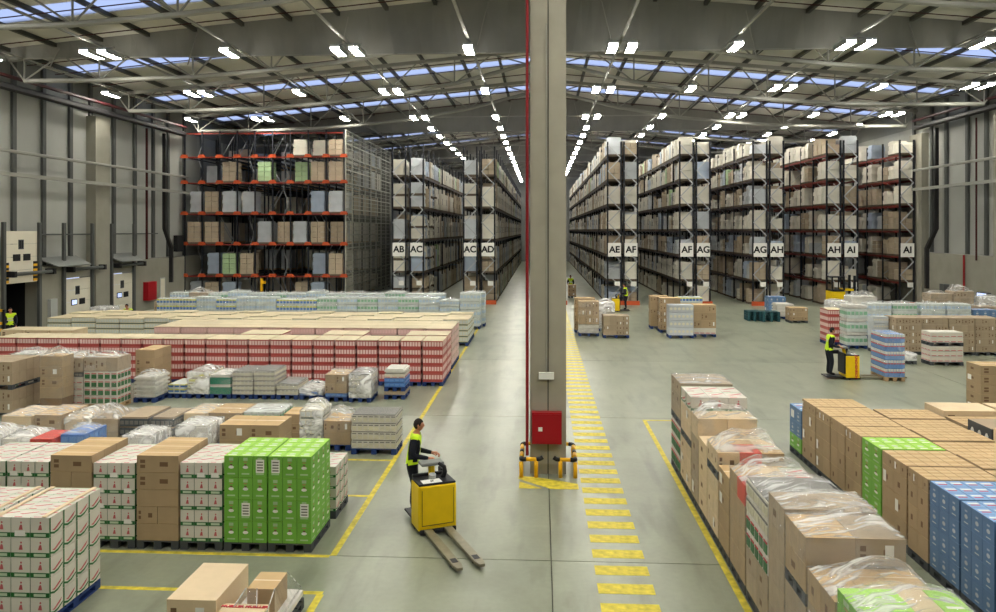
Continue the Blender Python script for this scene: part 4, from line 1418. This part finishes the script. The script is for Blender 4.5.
col1 = [('blue carton pallet at the far end of the right block', 19.0, 19.85, 1.18, C('green', 3, 2, 1) + C('blue', 3, 2, 2)),
 ('brown carton pallet, far corner of the right block', 18.05, 18.92, 1.5, BR()),
 ('brown carton pallet, second from the far corner in the left column', 17.15, 18.0, 1.5, BR()),
 ('brown carton pallet, third from the far corner in the left column', 16.33, 17.1, 1.5, BR()),
 ('brown carton pallet just beyond the green one on the right', 15.5, 16.28, 1.5, BR()),
 ('single bright green carton pallet in the right block', 14.62, 15.45, 1.5, C('green', 5, 2, 4)),
 ('brown carton pallet just in front of the green one on the right', 13.62, 14.57, 1.5, BR()),
 ('brown carton pallet touching the blue ones on the right', 12.88, 13.57, 1.5, BR()),
 ('blue carton pallet, farther of the blue ones at lower right', 11.95, 12.83, 1.5, C('blue', 5, 3, 4)),
 ('blue carton pallet, middle of the blue ones at lower right', 11.05, 11.9, 1.5, C('blue', 5, 3, 4)),
 ('blue carton pallet nearest the lower right corner', 10.15, 11.0, 1.5, C('blue', 5, 3, 4))]
for lab, ya, yb, zt, spec in col1:
    load(lab, 6.2, 7.36, ya, yb, zt, spec, 'dark', group=GC)
for k in range(7):
    ya = 17.05 - 0.88 * k
    load('brown carton pallet in the second column of the right block, %s from the back' % ORD[k + 1], 7.42, 8.6, ya, ya + 0.85, 1.5 - (0.02 if k % 2 else 0), BR(), 'dark', group=GC)
load('flat beige carton pallet at the back of the third column on the right', 8.68, 9.86, 17.35, 18.2, 1.6, C('pale', 1, 1, 4), 'dark', group=GC)
load('brown topped pallet behind the black cartons on the right', 8.68, 9.86, 16.45, 17.3, 1.5, BR(), 'dark', group=GC)
load('black carton pallet with white print on the right', 8.68, 9.86, 15.55, 16.4, 1.66, C('brown', 2, 1, 2) + C('black', 2, 1, 1, .9), 'dark', group=GC)
load('beige carton pallet in front of the black cartons on the right', 8.68, 9.86, 14.6, 15.5, 1.7, C('pale', 1, 1, 4), 'dark', group=GC)
load('flat beige carton pallet at the right picture edge', 9.95, 11.1, 17.35, 18.2, 1.6, C('pale', 1, 1, 4), 'dark', group=GC)
load('layered brown carton stack at the right picture edge, standing free', 12.82, 13.9, 23.5, 24.3, 1.54, C('brown', 1, 1, 5), 'dark')

load('blue bottled water pallet at the forks of the right pallet truck', 12.5, 13.2, 29.1, 30.35, 1.72, L('water', 5), 'wood', wrap=(0.04, W))
load('white and red crate pallet standing free on the right', 15.8, 17.1, 32.6, 33.4, 1.36, L('redwhite', 3) + [('p', 'dark')] + L('redwhite', 2), 'dark')
load('low white wrapped bundle between the blue and white pallets', 14.75, 15.35, 32.8, 33.5, 0.42, L('sack', 1), 'dark', wrap=(0.07, WW))
for k in range(4):
    x0 = 15.63 + 1.13 * k
    load('brown carton pallet in the right rear row, %s from the left' % ORD[k + 1], x0, x0 + 1.1, 35.3, 36.5, 1.63, C('grey', 4, 3, 5), 'dark', group='brown pallets in the right rear row')
load('grey blue carton pallet at the left end of the right rear row', 14.9, 15.58, 35.9, 36.5, 1.62, L('roundel', 5), 'dark')
load('tall white bottle pallet behind the yellow vest man', 14.15, 15.1, 37.0, 37.9, 2.02, [x for q in range(3) for x in (('l', 'bottlegreen', 1.0), ('l', 'sack', .35))], 'blue', wrap=(0.05, W))
load('red bottle pallet behind the man with the right pallet truck', 13.7, 14.45, 38.1, 39.2, 1.68, L('red', 5), 'blue', board='cover_board')
for k, (x0, st) in enumerate(((16.55, 'bottle'), (17.8, 'bottlegreen'), (19.2, 'bottle'), (20.46, 'bottle'))):
    load('white bottle pallet behind the right brown row, %s from the left' % ORD[k + 1], x0, x0 + 1.17, 40.5, 41.4, 1.78, L(st, 4), 'blue', wrap=(0.08, W), group='white bottle pallets on the right')
load('blue topped pallet at the right picture edge', 21.72, 22.9, 40.5, 41.4, 1.48, C('blue', 3, 2, 4), 'blue')
load('big cream wrapped pallet behind the white bottles on the right', 17.5, 18.9, 45.0, 46.2, 1.75, L('sack', 4), 'wood', wrap=(0.4, W))
load('cream pallet in front of the yellow reach truck', 15.4, 16.4, 42.4, 43.4, 1.7, L('sack', 5), 'wood', wrap=(0.10, WW))
load('pinkish brown wrapped pallet near the right wall, left of two', 22.3, 23.5, 46.0, 47.0, 1.85, C('grey', 3, 2, 5), 'wood', wrap=(0.15, W))
load('pinkish brown wrapped pallet near the right wall, right of two', 23.6, 24.7, 46.0, 47.0, 1.98, C('grey', 3, 2, 5), 'wood', wrap=(0.3, W))
load('white mixed pallet nearest the right wall', 24.9, 26.0, 45.4, 46.4, 1.7, L('sack', 4), 'wood', wrap=(0.14, WW))
load('grey mixed pallet close to the right wall, in front', 23.4, 24.5, 43.0, 44.0, 1.4, C('grey', 3, 2, 3), 'wood', wrap=(0.2, W))
GM = 'pallets standing right of the column'
load('brown pallet on a white wrapped base beside the walkway stripes', 1.95, 3.0, 40.6, 41.4, 1.8, L('sack', 2, .6) + C('brown', 3, 2, 3), 'blue', group=GM, wrap=(0.02, 'wrap_side'))
load('brown carton pallet behind the one with a white base', 1.8, 2.9, 42.0, 42.8, 1.85, C('brown', 3, 2, 4), 'blue', group=GM)
load('white sack pallet in front of the rider with the yellow truck', 3.08, 4.0, 42.6, 43.4, 1.55, L('sack', 5), 'blue', group=GM, wrap=(0.17, WW))
load('single pinkish brown carton pallet standing apart', 3.18, 4.48, 40.0, 41.1, 1.12, C('grey', 4, 3, 4), 'blue', group=GM)
load('grey pallet with rows of cream round marks', 6.5, 7.75, 40.1, 40.95, 1.69, L('roundel', 4), 'blue', group=GM)
load('brown carton pallet on a white base next to the round marks', 7.85, 8.98, 40.6, 41.45, 1.65, L('redwhite', 1, .8) + C('brown', 3, 2, 3), 'blue', group=GM)
load('brown wrapped pallet behind the round marks, nearer of two', 6.38, 7.45, 42.2, 43.1, 1.85, C('brown', 3, 2, 5), 'blue', group=GM)
load('white and brown wrapped pallet behind the round marks, farther of two', 6.1, 7.1, 43.8, 44.7, 1.82, C('brown', 3, 2, 5), 'blue', group=GM)
load('pale pallet beyond the brown one at the rack end', 8.2, 9.6, 47.0, 48.0, 1.5, C('pale', 3, 2, 3) + L('bottleblue', 1), 'blue', group=GM)
load('light blue pallet near the racks, behind the empty pallets', 14.9, 16.0, 52.0, 53.0, 1.12, C('blue', 3, 2, 3), 'blue')
load('white sack pallet behind the small brown one near the racks', 14.5, 15.55, 49.0, 50.0, 0.96, L('sack', 4), 'blue')
load('small brown pallet beside the empty green pallets', 14.7, 15.74, 47.0, 47.9, 0.9, C('brown', 3, 2, 3), 'dark')
for k, (x0, lab) in enumerate(((12.4, 'stack of empty dark green pallets, left of two'), (13.3, 'stack of empty dark green pallets, right of two'))):
    t = thing('pallet_stack', lab, 'pallets', (x0 + 0.5, 48.4 - 0.35 * k, 0), 0, 'stacks of empty pallets')
    for q in range(4):
        obj('pallet', pallet_mesh(1.0 if k else 0.8, 1.0, 'pallet_teal'), t, (0, 0, q * 0.146))
load('brown box pallet in the aisle, in front of the distant vest man', 2.2, 2.85, 63.4, 64.2, 1.05, C('brown', 1, 1, 3), 'dark')

# ------------------------------------------------------------------ people
def seg_dist(p, a, b):
    ab = b - a
    t = max(0, min(1, (p - a).dot(ab) / max(ab.length_squared, 1e-9)))
    return (p - (a + ab * t)).length

def person_meshes(J):
    """One continuous skinned body with head, face, hands and shoes; returns body, vest and hair meshes."""
    V = list(J)
    rad = {'pelvis': (.15, .115), 'waist': (.145, .11), 'chest': (.175, .125), 'neck0': (.075, .07), 'neck1': (.058, .06), 'head': (.05, .05)}
    for s in 'LR':
        rad.update({'sh' + s: (.085, .085), 'el' + s: (.062, .062), 'wr' + s: (.036, .034), 'hip' + s: (.115, .115), 'kn' + s: (.08, .082), 'an' + s: (.06, .062), 'toe' + s: (.048, .038)})
    E = [('pelvis', 'waist'), ('waist', 'chest'), ('chest', 'neck0'), ('neck0', 'neck1'), ('neck1', 'head')]
    for s in 'LR':
        E += [('chest', 'sh' + s), ('sh' + s, 'el' + s), ('el' + s, 'wr' + s), ('pelvis', 'hip' + s), ('hip' + s, 'kn' + s), ('kn' + s, 'an' + s), ('an' + s, 'toe' + s)]
    me = bpy.data.meshes.new('person_skeleton')
    me.from_pydata([J[k] for k in V], [(V.index(a), V.index(b)) for a, b in E], [])
    o = bpy.data.objects.new('person_skeleton', me)
    col.objects.link(o)
    sk = o.modifiers.new('skin', 'SKIN')
    sk.use_smooth_shade = True
    lay = me.skin_vertices[0].data if me.skin_vertices else None
    if lay is None:
        bm = bmesh.new(); bm.from_mesh(me); bm.verts.layers.skin.verify(); bm.to_mesh(me); bm.free()
        lay = me.skin_vertices[0].data
    for i, k in enumerate(V):
        lay[i].radius = rad[k]
        lay[i].use_root = k == 'pelvis'
    sb = o.modifiers.new('sub', 'SUBSURF'); sb.levels = 2; sb.render_levels = 2
    dg = bpy.context.evaluated_depsgraph_get()
    body = bpy.data.meshes.new_from_object(o.evaluated_get(dg))
    bpy.data.objects.remove(o)
    JV = {k: Vector(v) for k, v in J.items()}
    names = ['jacket', 'trousers', 'skin', 'shoe', 'eye']
    regions = {'jacket': [('waist', 'chest'), ('chest', 'neck0'), ('chest', 'shL'), ('chest', 'shR'), ('shL', 'elL'), ('shR', 'elR'), ('elL', 'wrL'), ('elR', 'wrR')],
               'trousers': [('pelvis', 'hipL'), ('pelvis', 'hipR'), ('hipL', 'knL'), ('hipR', 'knR'), ('knL', 'anL'), ('knR', 'anR'), ('pelvis', 'waist')],
               'skin': [('neck0', 'neck1'), ('neck1', 'head')], 'shoe': [('anL', 'toeL'), ('anR', 'toeR')]}
    body.materials.clear()
    for n in names: body.materials.append(MATS[n])
    arm = {('shL', 'elL'), ('shR', 'elR'), ('elL', 'wrL'), ('elR', 'wrR')}
    torso_faces = []
    for p in body.polygons:
        c = p.center
        best = min(((seg_dist(c, JV[a], JV[b]), n, (a, b)) for n, ss in regions.items() for a, b in ss), key=lambda q: q[0])
        p.material_index = names.index(best[1])
        p.use_smooth = True
        if (best[2] in (('waist', 'chest'), ('chest', 'neck0'), ('chest', 'shL'), ('chest', 'shR'), ('pelvis', 'waist'))
                or (best[2] in (('pelvis', 'hipL'), ('pelvis', 'hipR')) and c.z > JV['pelvis'].z - 0.02)):
            torso_faces.append(p.index)
    # vest: shell over the torso
    used, vv, ff, mi = {}, [], [], []
    zl, zh = JV['waist'].z, JV['chest'].z
    for fi in torso_faces:
        p = body.polygons[fi]
        q = []
        for vi in p.vertices:
            if vi not in used:
                v = body.vertices[vi]
                used[vi] = len(vv); vv.append(tuple(v.co + v.normal * 0.018))
            q.append(used[vi])
        ff.append(q)
        f = (p.center.z - zl) / (zh - zl)
        mi.append(1 if (0.05 < f < 0.28 or 0.55 < f < 0.75) else 0)
    vest = bpy.data.meshes.new('vest')
    vest.from_pydata(vv, [], ff)
    vest.materials.append(MATS['hivis']); vest.materials.append(MATS['reflective'])
    vest.polygons.foreach_set('material_index', mi)
    vest.polygons.foreach_set('use_smooth', [True] * len(ff))
    # head, hands: appended to the body mesh
    mb = MB()
    for n in names: mb.slot(n)
    hc = JV['head'] + Vector((0, 0.015, 0.075))
    def sphere(c, fn, m, nu=16, nv=12):
        base = len(mb.v)
        for j in range(nv + 1):
            ph = math.pi * j / nv
            for i in range(nu):
                th = 2 * math.pi * i / nu
                d = Vector((math.sin(ph) * math.cos(th), math.sin(ph) * math.sin(th), math.cos(ph)))
                mb.v.append(tuple(c + fn(d)))
        for j in range(nv):
            for i in range(nu):
                a, b = base + j * nu + i, base + j * nu + (i + 1) % nu
                mb.f.append((a, a + nu, b + nu, b)); mb.m.append(mb.slot(m))
    def headf(d):
        x, y, z = d.x * 0.076, d.y * 0.096, d.z * 0.118
        if d.z < 0: x *= 1 + 0.35 * d.z; y *= 1 + (0.12 if d.y > 0 else 0.3) * d.z
        nose = math.exp(-((d.x / 0.16) ** 2 + ((d.z + 0.12) / 0.17) ** 2)) if d.y > 0 else 0
        brow = math.exp(-((d.z - 0.18) / 0.1) ** 2) * 0.006 if d.y > 0 else 0
        mouth = math.exp(-((d.x / 0.3) ** 2 + ((d.z + 0.48) / 0.09) ** 2)) * 0.006 if d.y > 0 else 0
        return Vector((x, y + nose * 0.022 + brow + mouth, z))
    sphere(hc, headf, 'skin', 20, 16)
    for s in (-1, 1):
        sphere(hc + Vector((s * 0.076, -0.005, -0.005)), lambda d: Vector((d.x * 0.012, d.y * 0.02, d.z * 0.032)), 'skin', 8, 6)
        sphere(hc + Vector((s * 0.03, 0.088, 0.01)), lambda d: Vector((d.x * 0.012, d.y * 0.008, d.z * 0.007)), 'eye', 8, 6)
    for sd, s in (('L', -1), ('R', 1)):
        w = JV['wr' + sd]
        fwd = (w - JV['el' + sd]).normalized()
        side = fwd.cross(Vector((0, 0, 1))).normalized()
        up = side.cross(fwd)
        mb.tube([w - fwd * 0.03, w + fwd * 0.02, w + fwd * 0.06, w + fwd * 0.09], [0.028, 0.034, 0.04, 0.036], 'skin', 8)
        kn = w + fwd * 0.08
        for q, ln in enumerate((0.074, 0.084, 0.08, 0.062)):
            b = kn + side * (-0.03 + 0.02 * q)
            mb.tube([b - fwd * 0.01, b + fwd * ln * 0.45 + up * 0.004, b + fwd * ln * 0.75 - up * 0.022, b + fwd * ln * 0.7 - up * 0.05], [0.0095, 0.009, 0.0085, 0.007], 'skin', 6)
        tb = w + fwd * 0.035 - side * s * 0.032
        mb.tube([tb, tb + fwd * 0.03 - side * s * 0.022 - up * 0.01, tb + fwd * 0.055 - side * s * 0.02 - up * 0.035], [0.012, 0.0105, 0.008], 'skin', 6)
    extra = mb.mesh('extra', True)
    bm = bmesh.new()
    bm.from_mesh(body)
    bm.from_mesh(extra)
    bm.to_mesh(body); bm.free()
    bpy.data.meshes.remove(extra)
    # hair cap
    hb = MB()
    base_v = []
    nu, nv = 18, 9
    for j in range(nv + 1):
        for i in range(nu):
            th = 2 * math.pi * i / nu
            lim = 0.36 if math.sin(th) > 0.35 else (0.52 if math.sin(th) > -0.2 else 0.68)
            ph = math.pi * lim * j / nv
            d = Vector((math.sin(ph) * math.cos(th), math.sin(ph) * math.sin(th), math.cos(ph)))
            p = headf(d) * 1.07 + Vector((0, -0.004, 0.003))
            hb.v.append(tuple(hc + p))
    k = hb.slot('hair')
    for j in range(nv):
        for i in range(nu):
            a, b = j * nu + i, j * nu + (i + 1) % nu
            hb.f.append((a, a + nu, b + nu, b)); hb.m.append(k)
    body.name = 'body'
    return body, vest, hb.mesh('hair', True)

def standing(hands, lean=0.0, feet=((-0.11, 0.0), (0.11, 0.03)), crouch=0.0):
    y = lambda z: lean * max(0, z - 0.9)
    c = crouch
    J = {'pelvis': (0, -0.02 - c * .3, .96 - c), 'waist': (0, y(1.12) - c * .1, 1.12 - c), 'chest': (0, y(1.34) + c * .1, 1.34 - c), 'neck0': (0, y(1.48) + .0 + c * .15, 1.48 - c),
         'neck1': (0, y(1.54) + .01 + c * .18, 1.535 - c), 'head': (0, y(1.6) + .02 + c * .2, 1.575 - c)}
    for sd, s, ft, hd in (('L', -1, feet[0], hands[0]), ('R', 1, feet[1], hands[1])):
        sh = Vector((s * .185, y(1.42) + c * .13, 1.42 - c))
        h = Vector(hd)
        mid = Vector((s * .25, sh.y - .05 + c * .2, sh.z - .29))
        J['sh' + sd] = tuple(sh); J['el' + sd] = tuple(mid); J['wr' + sd] = tuple(h)
        J['hip' + sd] = (s * .095, -0.01 - c * .3, .89 - c)
        J['kn' + sd] = (ft[0], ft[1] + .04 + c * .5, .50 - c * .1)
        J['an' + sd] = (ft[0], ft[1] - .02, .085)
        J['toe' + sd] = (ft[0] * 1.1, ft[1] + .15, .045)
    return J

def person(label, meshes, loc, rz):
    t = thing('person', label, 'person', loc, rz, None)
    obj('body', meshes[0], t); obj('safety_vest', meshes[1], t); obj('hair', meshes[2], t)
    return t
PM_DRIVE = person_meshes(standing(((-.16, .38, 1.07), (.19, .33, 1.06)), lean=0.12))
PM_STAND = person_meshes(standing(((-.24, .14, .88), (.22, .3, 1.05)), lean=0.05))
PM_LOW = person_meshes(standing(((-.18, .4, .75), (.2, .38, .78)), lean=0.35, crouch=0.28))

# ------------------------------------------------------------------ trucks
def pallet_truck(label, loc, rz, lettering=None):
    t = thing('pallet_truck', label, 'pallet truck', loc, rz, 'yellow powered pallet trucks')
    def soft(name, x0, x1, y0, y1, z0, z1, m, bev=0.03, parent=t):
        bm = bmesh.new()
        bmesh.ops.create_cube(bm, size=1)
        for v in bm.verts:
            v.co = Vector(((x0 + x1) / 2 + v.co.x * (x1 - x0), (y0 + y1) / 2 + v.co.y * (y1 - y0), (z0 + z1) / 2 + v.co.z * (z1 - z0)))
        bmesh.ops.bevel(bm, geom=bm.edges[:], offset=bev, segments=2, affect='EDGES', profile=0.5)
        me = bpy.data.meshes.new(name); bm.to_mesh(me); bm.free()
        me.materials.append(MATS[m])
        return obj(name, me, parent)
    body = soft('body', -.36, .36, -.26, .24, .06, .88, 'truck_yellow')
    soft('battery_cover', -.35, .35, -.25, .24, .87, .91, 'truck_black', .015)
    mb = MB(); mb.box(-.26, .1, -.22, -.02, .91, .916, 'label_white'); mb.box(-.1, -.04, -.15, -.1, .916, .919, 'print_black'); obj('paper_sheet', mb, t)
    mb = MB(); mb.box(-.3, .3, -.268, -.262, .16, .17, 'truck_black'); mb.box(-.3, -.292, -.266, -.262, .16, .8, 'truck_black'); mb.box(.292, .3, -.266, -.262, .16, .8, 'truck_black'); obj('panel_seam', mb, body)
    soft('skirt', -.345, .345, -.3, .27, .02, .1, 'truck_black', .02)
    # steering column
    mb = MB(); mb.tube([(.02, .16, .88), (.02, .2, 1.12)], .06, 'truck_yellow', 8); cl = obj('steering_column', mb, t)
    soft('console', -.2, .24, .08, .34, 1.12, 1.18, 'grey', .02)
    mb = MB(); mb.tube([(.2, .05, .9), (.22, .0, 1.02), (.2, -.02, 1.12), (.12, .06, 1.17)], [.05, .045, .04, .03], 'truck_black', 8); obj('grab_handle', mb, t)
    mb = MB(); mb.tube([(-.02, .02, .9), (-.02, .0, 1.0)], .07, 'grey_light', 10); obj('control_knob', mb, t)
    soft('side_rest', .24, .34, .26, .5, .86, 1.0, 'truck_black', .03)
    soft('operator_panel', -.335, .335, .225, .29, .2, .96, 'truck_black', .02)
    # platform and fork arms
    soft('platform', -.3, .3, .26, .92, .07, .11, 'truck_black', .012)
    for s in (-1, 1):
        x = s * .19
        mb = MB()
        pr = [(x - .075, -.26), (x + .075, -.26), (x + .075, -1.86), (x + .045, -2.0), (x - .045, -2.0), (x - .075, -1.86)]
        mb.prism(list(reversed(pr)), .055, .10, 'fork_steel')
        fk = obj('fork', mb, t)
        mb = MB(); mb.box(x - .05, x + .05, -1.78, -1.62, .1, .104, 'truck_black'); obj('roller_slot', mb, fk)
        mb = MB(); mb.tube([(x - .06, -1.7, .04), (x + .06, -1.7, .04)], .04, 'truck_black', 10); obj('load_wheel', mb, fk)
        mb = MB(); mb.tube([(s * .3 - .04, .1, .06), (s * .3 + .04, .1, .06)], .06, 'truck_black', 12); obj('wheel', mb, t)
    if lettering:
        tx = obj('lettering', text_mesh(lettering, .12, 'print_red'), body, (-.366, -.12, .48))
        tx.rotation_euler = (math.pi / 2, math.pi / 2, -math.pi / 2)
    return t
a = math.radians(25.5)
pallet_truck('yellow pallet truck with empty forks in the central aisle', (-1.98, 14.3, 0), a)
person('man in a dark jacket and yellow vest riding the central pallet truck', PM_DRIVE, (-2.46, 14.85, .11), math.radians(-85))
pallet_truck('yellow pallet truck with forks under the blue water pallet', (11.42, 29.65, 0), math.radians(90), 'JUNGHEINRICH')
person('man in a yellow vest and dark cap driving the right pallet truck', PM_DRIVE, (10.7, 29.65, .11), math.radians(-90))
pallet_truck('distant yellow pallet truck at the rack end right of the column', (5.05, 53.2, 0), math.radians(-90))
person('man in a yellow vest on the distant pallet truck by the racks', PM_DRIVE, (5.75, 53.2, .11), math.radians(75))
person('man in a yellow vest walking in the aisle behind a brown box', PM_STAND, (2.45, 64.9, 0), math.radians(175))
person('man in a yellow vest by the dark open dock door', PM_STAND, (-25.5, 36.2, 0), math.radians(-150))
person('crouching worker in a yellow vest behind the cream pallets', PM_LOW, (-22.4, 41.4, 0), math.radians(180))
bar = thing('dock_barrier', 'yellow railing in front of the man at the dock door', 'barrier', (-25.8, 35.25, 0))
for x in (-0.75, 0.65):
    mb = MB(); mb.box(x - .05, x + .05, -.05, .05, 0, 1.78, 'guard_black'); obj('post', mb, bar)
for z in (.45, .8, 1.12, 1.72):
    mb = MB(); mb.box(-.75, .65, -.04, .04, z - .06, z + .06, 'guard_yellow'); obj('rail', mb, bar)

rt_ = thing('reach_truck', 'yellow reach truck with a dark mast in front of the AH rack', 'forklift', (20.6, 55.6, 0))
mb = MB(); mb.box(-.55, .35, -.6, .6, .15, 1.25, 'truck_yellow'); mb.box(-.5, .3, -.55, .55, 1.25, 1.35, 'truck_black'); obj('body', mb, rt_)
for y in (-.45, .45):
    mb = MB(); mb.box(.95, 1.1, y - .06, y + .06, .05, 2.35, 'post'); obj('mast', mb, rt_)
    mb = MB(); mb.box(.3, 2.0, y - .07, y + .07, .05, .22, 'truck_yellow'); obj('support_leg', mb, rt_)
    mb = MB(); mb.box(1.1, 2.2, y * .6 - .06, y * .6 + .06, .3, .36, 'fork_steel'); obj('fork', mb, rt_)
for z in (.7, 1.3):
    mb = MB(); mb.box(.36, .95, -.5, .5, z, z + .12, 'truck_yellow'); obj('crossbar', mb, rt_)
for x, y in ((-.5, -.5), (-.5, .5), (.3, -.5), (.3, .5)):
    mb = MB(); mb.box(x - .04, x + .04, y - .04, y + .04, 1.35, 2.2, 'truck_black'); obj('guard_post', mb, rt_)
mb = MB(); mb.box(-.55, .35, -.55, .55, 2.2, 2.26, 'truck_black'); obj('overhead_guard', mb, rt_)
for x in (-.35, 1.8):
    for y in (-.5, .5):
        mb = MB(); mb.tube([(x, y - .06, .13), (x, y + .06, .13)], .13, 'truck_black', 12); obj('wheel', mb, rt_)
mb = MB(); mb.box(-.28, -.1, -.06, .06, 0, 1.9, 'guard_yellow'); mb.box(.14, .28, -.06, .06, 0, 1.8, 'truck_black'); mb.box(-.28, .28, -.05, .05, 1.5, 1.7, 'guard_yellow'); mb.box(-.28, .28, -.05, .05, .3, .6, 'truck_black')
st = tag(obj('stacker_mast', mb), 'yellow stacker mast standing in the lane rack', 'stacker', None)
st.location = (-20.6, 57.1, 0)
bpy.context.view_layer.update()
